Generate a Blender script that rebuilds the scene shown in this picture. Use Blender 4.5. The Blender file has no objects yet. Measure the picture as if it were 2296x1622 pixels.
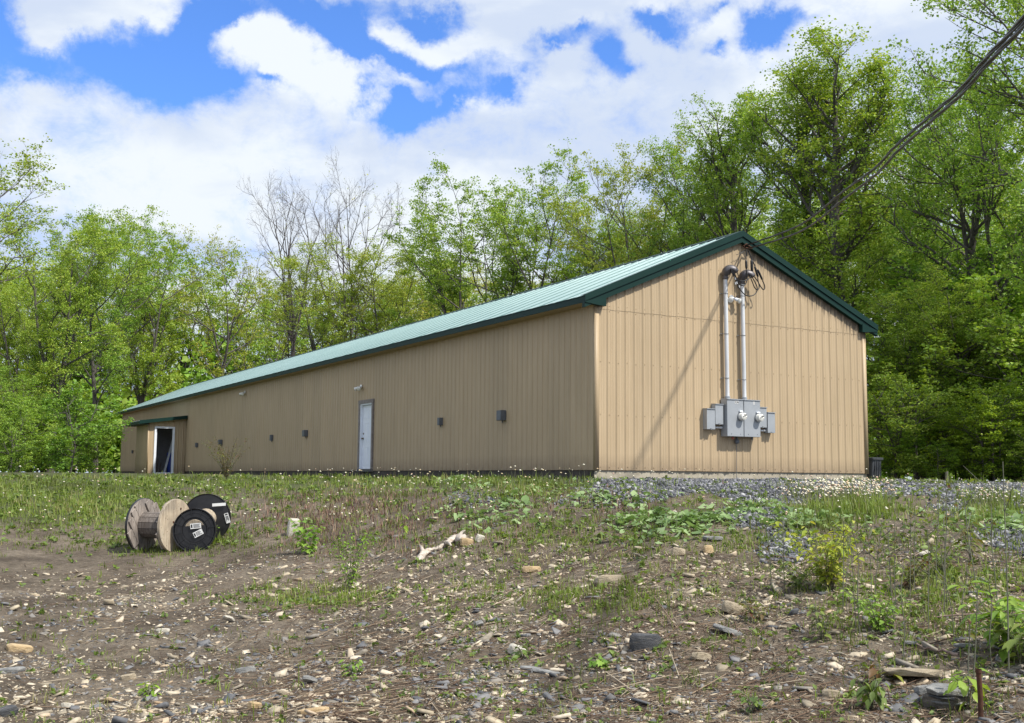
import bpy, bmesh, math, random
import numpy as np
from mathutils import Vector, Matrix, Euler
random.seed(7); RNG = np.random.default_rng(11)
scn = bpy.context.scene
COL = scn.collection
R = math.radians

# ------------------------------------------------------------ camera
CAM = np.array([-12.8077, -19.057, -0.1698]); YAW, PITCH, ROLL, FPX = 0.5164, 0.1044, 0.0086, 2483.06
Fv = np.array([math.sin(YAW)*math.cos(PITCH), math.cos(YAW)*math.cos(PITCH), math.sin(PITCH)])
Rt = np.array([math.cos(YAW), -math.sin(YAW), 0.0]); Up = np.cross(Rt, Fv)
Rr = Rt*math.cos(ROLL)+Up*math.sin(ROLL); Uu = -Rt*math.sin(ROLL)+Up*math.cos(ROLL)
cd = bpy.data.cameras.new("camera"); co = bpy.data.objects.new("camera", cd); COL.objects.link(co)
co.matrix_world = Matrix(((Rr[0], Uu[0], -Fv[0], CAM[0]), (Rr[1], Uu[1], -Fv[1], CAM[1]), (Rr[2], Uu[2], -Fv[2], CAM[2]), (0, 0, 0, 1)))
cd.sensor_fit = 'HORIZONTAL'; cd.sensor_width = 36; cd.lens = 36*FPX/2296; cd.clip_end = 3000; cd.clip_start = 0.05
scn.camera = co
scn.render.resolution_x = 1024; scn.render.resolution_y = 723

# ------------------------------------------------------------ sun, sky, exposure
SUNV = Vector((0.50, -1.0, 1.45)).normalized()
sl = bpy.data.lights.new("sun", 'SUN'); sl.energy = 4.7; sl.angle = R(1.9); sl.color = (1, 0.955, 0.87)
so = bpy.data.objects.new("sun", sl); COL.objects.link(so); so.rotation_euler = SUNV.to_track_quat('Z', 'Y').to_euler()
scn.view_settings.view_transform = 'Standard'; scn.view_settings.look = 'None'
scn.view_settings.exposure = 0.28; scn.view_settings.gamma = 1

world = bpy.data.worlds.new("World"); scn.world = world; world.use_nodes = True
def build_sky():
    nt = world.node_tree; N = nt.nodes; L = nt.links; N.clear()
    out = N.new('ShaderNodeOutputWorld'); bg = N.new('ShaderNodeBackground'); L.new(bg.outputs[0], out.inputs[0])
    sky = N.new('ShaderNodeTexSky'); sky.sky_type = 'NISHITA'; sky.sun_disc = False
    sky.sun_elevation = math.asin(SUNV.z); sky.sun_rotation = math.atan2(SUNV.x, SUNV.y)
    sky.air_density = 1.0; sky.dust_density = 0.6; sky.ozone_density = 2.0
    tc = N.new('ShaderNodeTexCoord')
    sep = N.new('ShaderNodeSeparateXYZ'); L.new(tc.outputs['Generated'], sep.inputs[0])
    def M(op, a, b=None, c=None, clamp=False):
        n = N.new('ShaderNodeMath'); n.operation = op; n.use_clamp = clamp
        for i, v in enumerate((a, b, c)):
            if v is None: continue
            if isinstance(v, (int, float)): n.inputs[i].default_value = v
            else: L.new(v, n.inputs[i])
        return n.outputs[0]
    az = M('ARCTAN2', sep.outputs[0], sep.outputs[1])
    el = M('ARCSINE', sep.outputs[2])
    comb = N.new('ShaderNodeCombineXYZ'); L.new(az, comb.inputs[0]); L.new(el, comb.inputs[1])
    # clouds drift on turbulent edges
    def noise(scale, detail, rough, vec, off=0.0, dist=0.0, sy=1.0):
        mp = N.new('ShaderNodeMapping'); mp.inputs['Location'].default_value = (off, off*.7, off*1.3); mp.inputs['Scale'].default_value = (1, 1, sy)
        L.new(vec, mp.inputs[0])
        n = N.new('ShaderNodeTexNoise'); n.inputs['Scale'].default_value = scale; n.inputs['Detail'].default_value = detail
        n.inputs['Roughness'].default_value = rough; n.inputs['Distortion'].default_value = dist
        L.new(mp.outputs[0], n.inputs['Vector']); return n
    nw = noise(6, 8, .62, tc.outputs['Generated'], 3.1)
    sub = N.new('ShaderNodeVectorMath'); sub.operation = 'SUBTRACT'; L.new(nw.outputs['Color'], sub.inputs[0]); sub.inputs[1].default_value = (.5, .5, .5)
    sc_ = N.new('ShaderNodeVectorMath'); sc_.operation = 'SCALE'; L.new(sub.outputs[0], sc_.inputs[0]); sc_.inputs['Scale'].default_value = 0.16
    uv = N.new('ShaderNodeVectorMath'); uv.operation = 'ADD'; L.new(comb.outputs[0], uv.inputs[0]); L.new(sc_.outputs[0], uv.inputs[1])
    # (azimuth, elevation, half width, half height, tilt, weight) in radians: open blue (+) and cloud (-)
    spots = [  # open sky first, then cloud within it; sizes in degrees of arc
        ((15,70),2.6,3.2,0,1.3),((300,165),4.0,1.9,-8,1.5),((430,110),2.3,3.2,0,1.5),((520,25),3.4,1.6,0,1.4),((520,175),2.2,1.2,-10,1.2),((120,165),2.2,1.0,0,.9),
        ((730,40),4.6,1.7,-12,1.5),((830,110),2.6,1.5,-20,1.2),((980,150),3.6,1.1,-4,1.2),((890,245),1.9,1.5,20,1.5),((1010,225),2.6,.9,12,1.1),((1130,205),1.6,.9,10,.9),
        ((640,205),1.5,.7,-15,1.1),((960,20),3.0,1.1,0,1.2),((1335,160),1.6,1.7,-30,1.5),((1265,95),2.0,.9,20,1.1),((1200,140),1.6,.7,0,.9),((1480,65),2.3,1.0,10,1.5),
        ((1400,190),1.2,.7,20,.7),((1745,50),1.9,1.0,-12,1.5),((1620,110),1.1,.5,10,.9),((1610,15),1.6,.6,0,.7),((1160,20),1.2,.8,0,.5),
        ((230,45),3.6,1.1,20,-2.6),((150,100),1.6,1.3,-40,-1.6),((330,20),1.4,.8,0,-1.0),((545,85),2.2,1.0,-10,-1.8),((660,140),2.4,1.3,-42,-2.6),((800,215),2.0,1.6,-40,-2.0),
        ((895,75),1.7,1.0,0,-1.8),((1030,95),1.6,.8,-10,-1.5),((905,180),1.9,.7,-8,-1.2),((1180,40),2.6,1.0,-5,-1.6),((1330,30),2.5,.8,0,-1.2),((1600,65),1.6,.6,20,-.8),((1230,190),1.0,.8,0,-1.3)]
    def azel(px, py):
        d = (px-1148)*Rr+(811-py)*Uu+FPX*Fv; d = d/np.linalg.norm(d); return math.atan2(d[0], d[1]), math.asin(d[2])
    spots = [(*azel(*c), R(a), R(b), R(t), w) for c, a, b, t, w in spots]
    tot = None
    for (u, v, a, b, t, w) in spots:
        mp = N.new('ShaderNodeMapping'); mp.vector_type = 'TEXTURE'
        mp.inputs['Location'].default_value = (u, v, 0); mp.inputs['Rotation'].default_value = (0, 0, t); mp.inputs['Scale'].default_value = (a*1.5, b*1.5, 1)
        L.new(uv.outputs[0], mp.inputs[0])
        g = N.new('ShaderNodeTexGradient'); g.gradient_type = 'QUADRATIC_SPHERE'; L.new(mp.outputs[0], g.inputs[0])
        s = M('MULTIPLY', g.outputs['Fac'], w*1.75 if w > 0 else w*.66)
        tot = s if tot is None else M('ADD', tot, s)
    n1 = noise(5.5, 10, .66, tc.outputs['Generated'], 0.7, .3, 1.6)
    tot = M('ADD', tot, M('MULTIPLY', M('SUBTRACT', n1.outputs['Fac'], .5), 2.6))
    n4 = noise(17, 8, .7, tc.outputs['Generated'], 5.3, .4, 1.3); tot = M('ADD', tot, M('MULTIPLY', M('SUBTRACT', n4.outputs['Fac'], .5), 1.9))
    # elsewhere in the dome broken cloud
    far = M('SUBTRACT', 1.0, M('MULTIPLY', M('LESS_THAN', az, 1.1), M('GREATER_THAN', az, -.1)))
    tot = M('ADD', tot, M('MULTIPLY', M('MULTIPLY', M('SUBTRACT', n1.outputs['Fac'], .47), 3.0), far))
    blue = N.new('ShaderNodeMapRange'); blue.interpolation_type = 'SMOOTHSTEP'; L.new(tot, blue.inputs[0])
    blue.inputs[1].default_value = -0.10; blue.inputs[2].default_value = 1.45
    skc = N.new('ShaderNodeVectorMath'); skc.operation = 'MULTIPLY'; L.new(sky.outputs[0], skc.inputs[0]); skc.inputs[1].default_value = SKY_GAIN
    # cloud tone: white with soft blue-grey undersides
    n2 = noise(5.2, 6, .5, tc.outputs['Generated'], 9.2, .3, 2.2)
    tone = N.new('ShaderNodeMapRange'); tone.interpolation_type = 'SMOOTHSTEP'; L.new(n2.outputs['Fac'], tone.inputs[0]); tone.inputs[1].default_value = .40; tone.inputs[2].default_value = .56
    cm = N.new('ShaderNodeMix'); cm.data_type = 'RGBA'; L.new(tone.outputs[0], cm.inputs[0])
    cm.inputs[6].default_value = (CL*.66, CL*.755, CL*.93, 1); cm.inputs[7].default_value = (CL*.90, CL*.96, CL*1.02, 1)
    mx = N.new('ShaderNodeMix'); mx.data_type = 'RGBA'; L.new(blue.outputs[0], mx.inputs[0]); L.new(cm.outputs[2], mx.inputs[6]); L.new(skc.outputs[0], mx.inputs[7])
    L.new(mx.outputs[2], bg.inputs[0]); bg.inputs[1].default_value = 0.1
CL = 8.3; SKY_GAIN = (.85, 1.3, 2.05)
build_sky()

# ------------------------------------------------------------ helpers
def tag(o, label=None, cat=None, group=None, kind=None):
    if label: o['label'] = label
    if cat: o['category'] = cat
    if group: o['group'] = group
    if kind: o['kind'] = kind
    return o
def thing(name, label, cat, loc=(0, 0, 0), rotz=0, group=None):
    o = bpy.data.objects.new(name, None); COL.objects.link(o); o.location = loc; o.rotation_euler = (0, 0, rotz)
    o.empty_display_size = .2
    return tag(o, label, cat, group)
def meshobj(name, V, F, mat, parent=None, attr=None, smooth=False):
    """V (n,3) array; F (m,k) int array of one polygon size, or list of lists"""
    me = bpy.data.meshes.new(name)
    if isinstance(F, np.ndarray):
        m, k = F.shape; V = np.asarray(V, dtype=np.float32)
        me.vertices.add(len(V)); me.vertices.foreach_set('co', V.ravel())
        me.loops.add(m*k); me.loops.foreach_set('vertex_index', F.astype(np.int32).ravel())
        me.polygons.add(m); me.polygons.foreach_set('loop_start', np.arange(0, m*k, k, dtype=np.int32))
        if smooth: me.polygons.foreach_set('use_smooth', np.ones(m, dtype=bool))
        me.update(calc_edges=True)
    else:
        me.from_pydata([tuple(map(float, v)) for v in V], [], F); me.update()
        if smooth:
            for p in me.polygons: p.use_smooth = True
    if attr:
        for an, av in attr.items():
            a = me.attributes.new(an, 'FLOAT', 'POINT'); a.data.foreach_set('value', np.asarray(av, dtype=np.float32))
    for mt in (mat if isinstance(mat, (list, tuple)) else [mat]): me.materials.append(mt)
    o = bpy.data.objects.new(name, me); COL.objects.link(o); o.parent = parent
    return o
def bmobj(name, bm, mat, parent=None, smooth=False, bevel=0):
    me = bpy.data.meshes.new(name)
    if bevel:
        bmesh.ops.bevel(bm, geom=[e for e in bm.edges if e.calc_face_angle(0) > .6], offset=bevel, segments=2, profile=.6, affect='EDGES')
    bmesh.ops.recalc_face_normals(bm, faces=bm.faces[:])
    bm.to_mesh(me); bm.free()
    for mt in (mat if isinstance(mat, (list, tuple)) else [mat]): me.materials.append(mt)
    if smooth:
        me.shade_smooth() if hasattr(me, 'shade_smooth') else None
        try: me.set_sharp_from_angle(angle=R(35))
        except Exception: pass
    o = bpy.data.objects.new(name, me); COL.objects.link(o); o.parent = parent
    return o
def bx(bm, x0, x1, y0, y1, z0, z1, M=None, mi=0):
    vs = [bm.verts.new(p) for p in [(x0,y0,z0),(x1,y0,z0),(x1,y1,z0),(x0,y1,z0),(x0,y0,z1),(x1,y0,z1),(x1,y1,z1),(x0,y1,z1)]]
    for f in [(0,3,2,1),(4,5,6,7),(0,1,5,4),(1,2,6,5),(2,3,7,6),(3,0,4,7)]:
        bm.faces.new([vs[i] for i in f]).material_index = mi
    if M is not None:
        for v in vs: v.co = M @ v.co
    return vs
def prism(bm, pts, d, axis='y', off=0, mi=0):
    """extrude polygon pts (a,b) along an axis from off to off+d"""
    def P(a, b, c):
        return (a, c, b) if axis == 'y' else ((c, a, b) if axis == 'x' else (a, b, c))
    A = [bm.verts.new(P(a, b, off)) for a, b in pts]; B = [bm.verts.new(P(a, b, off+d)) for a, b in pts]
    n = len(pts)
    bm.faces.new(A).material_index = mi; bm.faces.new(B[::-1]).material_index = mi
    for i in range(n):
        bm.faces.new([A[i], B[i], B[(i+1) % n], A[(i+1) % n]]).material_index = mi
def lathe(bm, prof, n=32, M=None, mi=0):
    """prof list of (r, h) around z; closed ends if r==0"""
    rings = []
    for r, h in prof:
        if r < 1e-6: rings.append([bm.verts.new((0, 0, h))])
        else: rings.append([bm.verts.new((r*math.cos(2*math.pi*i/n), r*math.sin(2*math.pi*i/n), h)) for i in range(n)])
    for a, b in zip(rings, rings[1:]):
        for i in range(n):
            j = (i+1) % n
            if len(a) == 1 and len(b) == 1: continue
            if len(a) == 1: f = bm.faces.new([a[0], b[i], b[j]])
            elif len(b) == 1: f = bm.faces.new([a[i], b[0], a[j]])
            else: f = bm.faces.new([a[i], b[i], b[j], a[j]])
            f.material_index = mi
    if M is not None:
        for rg in rings:
            for v in rg: v.co = M @ v.co
def tube_arrays(path, rad, k):
    """tube along path (n,3), rad (n,) -> verts, quads"""
    path = np.asarray(path, float); n = len(path)
    t = np.gradient(path, axis=0); t /= np.linalg.norm(t, axis=1)[:, None]+1e-9
    ref = np.array([0.31, 0.27, 1.0]) if abs(t[0][2]) < .9 else np.array([1., .2, 0.1])
    a = np.cross(t, ref); a /= np.linalg.norm(a, axis=1)[:, None]+1e-9
    b = np.cross(t, a)
    ang = np.arange(k)*2*math.pi/k
    V = path[:, None, :] + np.asarray(rad)[:, None, None]*(np.cos(ang)[None, :, None]*a[:, None, :]+np.sin(ang)[None, :, None]*b[:, None, :])
    i = np.arange(n-1)[:, None]*k; j = np.arange(k)[None, :]; j2 = (j+1) % k
    F = np.stack([i+j, i+j2, i+k+j2, i+k+j], -1).reshape(-1, 4)
    return V.reshape(-1, 3), F
class Acc:
    def __init__(s): s.V = []; s.F = []; s.n = 0; s.A = []
    def add(s, V, F, a=0.):
        s.V.append(V); s.F.append(F+s.n); s.n += len(V); s.A.append(np.full(len(V), a))
    def tube(s, path, rad, k=8, a=0.):
        if np.isscalar(rad): rad = np.full(len(path), rad)
        s.add(*tube_arrays(path, rad, k), a)
    def obj(s, name, mat, parent=None, smooth=True):
        return meshobj(name, np.vstack(s.V), np.vstack(s.F), mat, parent, {'rnd': np.concatenate(s.A)}, smooth)
def spline(pts, n=40):
    P = np.array(pts, float); m = len(P); out = []
    Q = np.vstack([2*P[0]-P[1], P, 2*P[-1]-P[-2]])
    for s in np.linspace(0, m-1-1e-6, n):
        i = int(s); t = s-i; p0, p1, p2, p3 = Q[i:i+4]
        out.append(.5*((2*p1)+(-p0+p2)*t+(2*p0-5*p1+4*p2-p3)*t*t+(-p0+3*p1-3*p2+p3)*t**3))
    return np.array(out)

# ------------------------------------------------------------ materials
def newmat(name):
    m = bpy.data.materials.new(name); m.use_nodes = True; nt = m.node_tree
    return m, nt, nt.nodes['Principled BSDF']
def link(nt, a, b): nt.links.new(a, b)
def nnoise(nt, scale, detail=4, rough=.55, vec=None, sc=None, coord='Object'):
    n = nt.nodes.new('ShaderNodeTexNoise'); n.inputs['Scale'].default_value = scale; n.inputs['Detail'].default_value = detail; n.inputs['Roughness'].default_value = rough
    tc = nt.nodes.new('ShaderNodeTexCoord'); mp = nt.nodes.new('ShaderNodeMapping'); link(nt, tc.outputs[coord], mp.inputs[0]); link(nt, mp.outputs[0], n.inputs['Vector'])
    if sc: mp.inputs['Scale'].default_value = sc
    return n
def ramp(nt, fac, stops, interp='LINEAR'):
    r = nt.nodes.new('ShaderNodeValToRGB'); r.color_ramp.interpolation = interp
    e = r.color_ramp.elements
    while len(e) < len(stops): e.new(.5)
    for el, (p, c) in zip(e, stops): el.position = p; el.color = (*c, 1)
    link(nt, fac, r.inputs[0]); return r
def mixc(nt, f, a, b, mode='MIX'):
    m = nt.nodes.new('ShaderNodeMix'); m.data_type = 'RGBA'; m.blend_type = mode
    for i, v in ((0, f), (6, a), (7, b)):
        if isinstance(v, (int, float)): m.inputs[i].default_value = v
        elif isinstance(v, tuple): m.inputs[i].default_value = (*v, 1)
        else: link(nt, v, m.inputs[i])
    return m.outputs[2]
def bump(nt, p, h, dist=.01, strength=1.0):
    b = nt.nodes.new('ShaderNodeBump'); b.inputs['Distance'].default_value = dist; b.inputs['Strength'].default_value = strength
    link(nt, h, b.inputs['Height']); link(nt, b.outputs[0], p.inputs['Normal'])
def mat_noise(name, c1, c2, scale=3, rough=.7, metal=0, bdist=.002, sc=None, c3=None, spec=.5, detail=5):
    m, nt, p = newmat(name); n = nnoise(nt, scale, detail, .6, sc=sc)
    st = [(.3, c1), (.7, c2)] if c3 is None else [(.25, c1), (.5, c2), (.75, c3)]
    r = ramp(nt, n.outputs['Fac'], st); link(nt, r.outputs[0], p.inputs['Base Color'])
    p.inputs['Roughness'].default_value = rough; p.inputs['Metallic'].default_value = metal; p.inputs['Specular IOR Level'].default_value = spec
    if bdist: bump(nt, p, n.outputs['Fac'], bdist)
    return m
def mat_attr(name, stops, rough=.85, attr='rnd', nscale=None, spec=.3, interp='LINEAR'):
    m, nt, p = newmat(name); a = nt.nodes.new('ShaderNodeAttribute'); a.attribute_name = attr
    r = ramp(nt, a.outputs['Fac'], stops, interp); c = r.outputs[0]
    if nscale:
        n = nnoise(nt, nscale, 4); r2 = ramp(nt, n.outputs['Fac'], [(.3, (.72, .72, .72)), (.7, (1.15, 1.12, 1.08))]); c = mixc(nt, 1.0, c, r2.outputs[0], 'MULTIPLY')
    link(nt, c, p.inputs['Base Color']); p.inputs['Roughness'].default_value = rough; p.inputs['Specular IOR Level'].default_value = spec
    return m
def mat_leaf(name, stops, trans=.36, tint=(1.25, 1.2, .55), rough=.5, patch=.25):
    """leaf: per-leaf hue, diffuse/gloss in front, light let through from behind"""
    m, nt, p = newmat(name); a = nt.nodes.new('ShaderNodeAttribute'); a.attribute_name = 'rnd'
    oi = nt.nodes.new('ShaderNodeObjectInfo')
    n = nnoise(nt, patch, 3, .5)
    ad = nt.nodes.new('ShaderNodeMath'); ad.operation = 'MULTIPLY_ADD'; link(nt, n.outputs['Fac'], ad.inputs[0]); ad.inputs[1].default_value = .8; ad.inputs[2].default_value = -.4
    ad2 = nt.nodes.new('ShaderNodeMath'); ad2.operation = 'ADD'; link(nt, ad.outputs[0], ad2.inputs[0]); link(nt, a.outputs['Fac'], ad2.inputs[1])
    r = ramp(nt, ad2.outputs[0], stops)
    ro = ramp(nt, oi.outputs['Random'], [(0, (.86, .95, .9)), (.5, (1., 1., 1.)), (1, (1.14, 1.03, .9))])
    c = mixc(nt, 1.0, r.outputs[0], ro.outputs[0], 'MULTIPLY')
    link(nt, c, p.inputs['Base Color']); p.inputs['Roughness'].default_value = rough; p.inputs['Specular IOR Level'].default_value = .35
    t = nt.nodes.new('ShaderNodeBsdfTranslucent'); link(nt, mixc(nt, 1.0, c, tint, 'MULTIPLY'), t.inputs[0])
    ms = nt.nodes.new('ShaderNodeMixShader'); ms.inputs[0].default_value = trans
    link(nt, p.outputs[0], ms.inputs[1]); link(nt, t.outputs[0], ms.inputs[2])
    link(nt, ms.outputs[0], nt.nodes['Material Output'].inputs[0])
    return m

def mat_siding(name, base, base2, dirt_shade=(.17, .12, .08), gable=False):
    m, nt, p = newmat(name)
    n = nnoise(nt, 1.3, 5, .6, sc=(1, 1, .45)); r = ramp(nt, n.outputs['Fac'], [(.3, base), (.7, base2)])
    st = nnoise(nt, 2.2, 4, .7, sc=(6, 6, .18)); rs = ramp(nt, st.outputs['Fac'], [(.35, (.90, .89, .87)), (.6, (1.03, 1.03, 1.03))])
    c = mixc(nt, 1.0, r.outputs[0], rs.outputs[0], 'MULTIPLY')
    tcp = nt.nodes.new('ShaderNodeTexCoord'); spp = nt.nodes.new('ShaderNodeSeparateXYZ'); link(nt, tcp.outputs['Object'], spp.inputs[0])
    s1 = nt.nodes.new('ShaderNodeMath'); s1.operation = 'ADD'; link(nt, spp.outputs[0], s1.inputs[0]); link(nt, spp.outputs[1], s1.inputs[1])
    s2 = nt.nodes.new('ShaderNodeMath'); s2.operation = 'DIVIDE'; link(nt, s1.outputs[0], s2.inputs[0]); s2.inputs[1].default_value = .9144
    s3 = nt.nodes.new('ShaderNodeMath'); s3.operation = 'FLOOR'; link(nt, s2.outputs[0], s3.inputs[0])
    wn = nt.nodes.new('ShaderNodeTexWhiteNoise'); wn.noise_dimensions = '1D'; link(nt, s3.outputs[0], wn.inputs['W'])
    rp = ramp(nt, wn.outputs['Value'], [(0, (.945, .95, .95)), (1, (1.035, 1.03, 1.02))]); c = mixc(nt, 1.0, c, rp.outputs[0], 'MULTIPLY')
    # splash dirt low on the wall and dark streaks near the top
    tc = nt.nodes.new('ShaderNodeTexCoord'); sp = nt.nodes.new('ShaderNodeSeparateXYZ'); link(nt, tc.outputs['Object'], sp.inputs[0])
    mr = nt.nodes.new('ShaderNodeMapRange'); link(nt, sp.outputs[2], mr.inputs[0]); mr.inputs[1].default_value = .35; mr.inputs[2].default_value = -.02
    n3 = nnoise(nt, 5, 4, .7); mm = nt.nodes.new('ShaderNodeMath'); mm.operation = 'MULTIPLY'; link(nt, mr.outputs[0], mm.inputs[0]); link(nt, n3.outputs['Fac'], mm.inputs[1])
    mm.use_clamp = True
    c = mixc(nt, mm.outputs[0], c, dirt_shade)
    if gable:   # black ragged streaks that start under the rake boards, strongest on the right slope
        def MM(op, a, b=None):
            q = nt.nodes.new('ShaderNodeMath'); q.operation = op
            for i, v in enumerate((a, b)):
                if v is None: continue
                if isinstance(v, (int, float)): q.inputs[i].default_value = v
                else: link(nt, v, q.inputs[i])
            return q.outputs[0]
        dz = MM('SUBTRACT', MM('SUBTRACT', 5.16, MM('MULTIPLY', MM('ABSOLUTE', MM('SUBTRACT', sp.outputs[0], 3.94)), .432)), sp.outputs[2])
        ns = nnoise(nt, 3.0, 3, .6, sc=(5, 0.01, .25)); right = MM('GREATER_THAN', sp.outputs[0], 4.3)
        reach = MM('MULTIPLY', MM('MULTIPLY', MM('SUBTRACT', ns.outputs['Fac'], .30), 1.1), MM('ADD', MM('MULTIPLY', right, .8), .2))
        f_ = nt.nodes.new('ShaderNodeMapRange'); link(nt, MM('SUBTRACT', reach, dz), f_.inputs[0]); f_.inputs[1].default_value = -.04; f_.inputs[2].default_value = .16; f_.inputs[4].default_value = .8
        c = mixc(nt, f_.outputs[0], c, (.07, .055, .04))
    link(nt, c, p.inputs['Base Color']); p.inputs['Roughness'].default_value = .48; p.inputs['Specular IOR Level'].default_value = .35
    nb = nnoise(nt, 1.6, 2, .5, sc=(1, 1, .5)); bump(nt, p, nb.outputs['Fac'], .01, .35)
    return m
M_SIDE = mat_siding('tan_siding', (.425, .322, .202), (.465, .355, .226))
M_GABLE = mat_siding('tan_gable_siding', (.425, .322, .202), (.465, .355, .226), gable=True)
M_GREEN = mat_noise('dark_green_trim', (.004, .024, .019), (.006, .031, .025), 2, .5, 0, .0005, spec=.2)
M_WHITE = mat_noise('white_paint', (.74, .77, .84), (.82, .85, .90), 5, .45, 0, .0008)
M_PVC = mat_noise('pvc_conduit', (.52, .54, .56), (.68, .69, .70), 3, .4, 0, .0005, sc=(3, 3, .6))
M_GREY = mat_noise('grey_enamel', (.30, .32, .34), (.35, .37, .39), 4, .42, .1, .0006)
M_DGREY = mat_noise('dark_grey_plastic', (.09, .10, .115), (.13, .14, .155), 6, .5, 0, .0006)
M_BLACK = mat_noise('black_plastic', (.008, .008, .010), (.022, .022, .024), 9, .42, 0, .001)
M_CABLE = mat_noise('cable_rubber', (.005, .005, .006), (.014, .014, .015), 30, .45, 0, .001)
M_ALU = mat_noise('weathered_aluminium', (.085, .08, .085), (.17, .16, .165), 10, .5, .6, .002)
M_GALV = mat_noise('galvanised_strap', (.25, .26, .27), (.4, .41, .42), 20, .45, .7, .0004)
M_CONC = mat_noise('foundation_concrete', (.20, .175, .13), (.36, .32, .245), 4, .9, 0, .008, c3=(.42, .38, .30))
M_CONC_SHADE = mat_noise('shade_darkened_concrete', (.035, .030, .025), (.085, .07, .055), 5, .9, 0, .006)  # foundation concrete with the long side's shade put into its colour
M_WFRAME = mat_noise('grey_weathered_frame', (.16, .13, .11), (.27, .25, .24), 8, .75, 0, .002)
M_BRASS = mat_noise('aged_brass', (.10, .07, .04), (.2, .15, .09), 20, .35, .8, .0003)
M_GLASSY = mat_noise('lamp_glass', (.72, .70, .62), (.82, .82, .78), 12, .18, 0, .0008)
M_PAPER = mat_noise('paper_label', (.66, .66, .64), (.78, .78, .77), 8, .6, 0, .0003)
M_INK = mat_noise('black_ink', (.012, .012, .013), (.02, .02, .02), 8, .6, 0, 0)
M_RUST = mat_noise('rusty_iron', (.045, .018, .010), (.11, .045, .022), 25, .85, .2, .003)
M_BLUE = mat_noise('blue_plastic', (.008, .025, .16), (.012, .035, .22), 6, .4, 0, .001)
M_BLOCK = mat_noise('grey_painted_board', (.30, .31, .34), (.40, .41, .44), 7, .8, 0, .003)
M_SOFFIT = mat_noise('tan_soffit', (.36, .27, .17), (.42, .32, .20), 4, .7, 0, .001)
M_BIN = mat_noise('bin_plastic', (.045, .048, .055), (.07, .075, .085), 6, .5, 0, .001)
M_COPPER = mat_noise('red_tape', (.25, .04, .02), (.35, .08, .05), 9, .5, 0, 0)
def mat_roof():
    m, nt, p = newmat('green_roof_steel'); n = nnoise(nt, .9, 4, .6, sc=(.5, 1, 1)); r = ramp(nt, n.outputs['Fac'], [(.3, (.27, .37, .375)), (.7, (.32, .425, .43))])
    da = nt.nodes.new('ShaderNodeAttribute'); da.attribute_name = 'dirt_shade'  # shade of ribs and laps painted into the roof colour
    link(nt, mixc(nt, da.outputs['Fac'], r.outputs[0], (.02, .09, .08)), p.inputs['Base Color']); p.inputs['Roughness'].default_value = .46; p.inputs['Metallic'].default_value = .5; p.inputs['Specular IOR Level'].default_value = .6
    p.inputs['Coat Weight'].default_value = .5; p.inputs['Coat Roughness'].default_value = .2
    nb = nnoise(nt, .7, 2, .5, sc=(.3, 1, .3)); bump(nt, p, nb.outputs['Fac'], .004, .2)
    return m
M_ROOF = mat_roof()
def mat_wood(name, a, b, c, sc=(1, 14, 14), rot=(0, 0, 0)):
    m, nt, p = newmat(name); n = nnoise(nt, 3.2, 6, .65, sc=sc); r = ramp(nt, n.outputs['Fac'], [(.3, a), (.5, b), (.7, c)])
    n2 = nnoise(nt, 2.5, 4, .6); r2 = ramp(nt, n2.outputs['Fac'], [(.35, (.6, .6, .62)), (.6, (1.05, 1.02, 1))])
    v = nt.nodes.new('ShaderNodeTexVoronoi'); v.inputs['Scale'].default_value = 16; tc = nt.nodes.new('ShaderNodeTexCoord'); link(nt, tc.outputs['Object'], v.inputs['Vector'])
    rv = ramp(nt, v.outputs['Distance'], [(.08, (.25, .22, .2)), (.16, (1, 1, 1))])
    cc = mixc(nt, 1.0, mixc(nt, 1.0, r.outputs[0], r2.outputs[0], 'MULTIPLY'), rv.outputs[0], 'MULTIPLY')
    link(nt, cc, p.inputs['Base Color']); p.inputs['Roughness'].default_value = .85; bump(nt, p, n.outputs['Fac'], .006)
    return m
M_WOODL = mat_wood('pale_reel_wood', (.27, .21, .15), (.46, .385, .28), (.58, .51, .385), sc=(12, 12, 1.0))
M_WOODG = mat_wood('grey_reel_wood', (.14, .115, .10), (.31, .27, .235), (.44, .40, .35), sc=(12, 12, 1.0))
M_WOODD = mat_wood('dark_reel_staves', (.07, .055, .045), (.14, .12, .105), (.22, .20, .18), sc=(14, 14, 1.2))
M_LOG = mat_wood('bleached_log', (.30, .24, .18), (.50, .44, .37), (.62, .57, .50), sc=(10, 10, 10))
M_BARK = mat_noise('grey_bark', (.035, .030, .026), (.085, .075, .066), 9, .95, 0, .02, sc=(1, 1, .25), c3=(.15, .14, .125))
M_BARK_PALE = mat_noise('pale_twig_bark', (.055, .045, .045), (.095, .08, .078), 9, .95, 0, .01, sc=(1, 1, .3), c3=(.14, .125, .12))
M_STEMG = mat_attr('weed_stem', [(0, (.10, .12, .07)), (.5, (.16, .16, .10)), (1, (.12, .08, .05))])
LG = [(0, (.15, .26, .035)), (.35, (.24, .385, .05)), (.7, (.325, .465, .075)), (1, (.42, .50, .10))]
M_LEAF = mat_leaf('hardwood_leaf', LG)
M_LEAF_Y = mat_leaf('young_yellow_leaf', [(0, (.20, .29, .035)), (.4, (.30, .39, .05)), (.8, (.40, .47, .08)), (1, (.46, .43, .11))])
M_LEAF_D = mat_leaf('deep_green_leaf', [(0, (.12, .22, .022)), (.4, (.20, .34, .03)), (.8, (.28, .42, .045)), (1, (.36, .47, .06))])
M_LEAF_B = mat_leaf('bright_shrub_leaf', [(0, (.13, .24, .035)), (.5, (.21, .35, .05)), (1, (.31, .44, .08))], patch=1.5)
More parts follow.
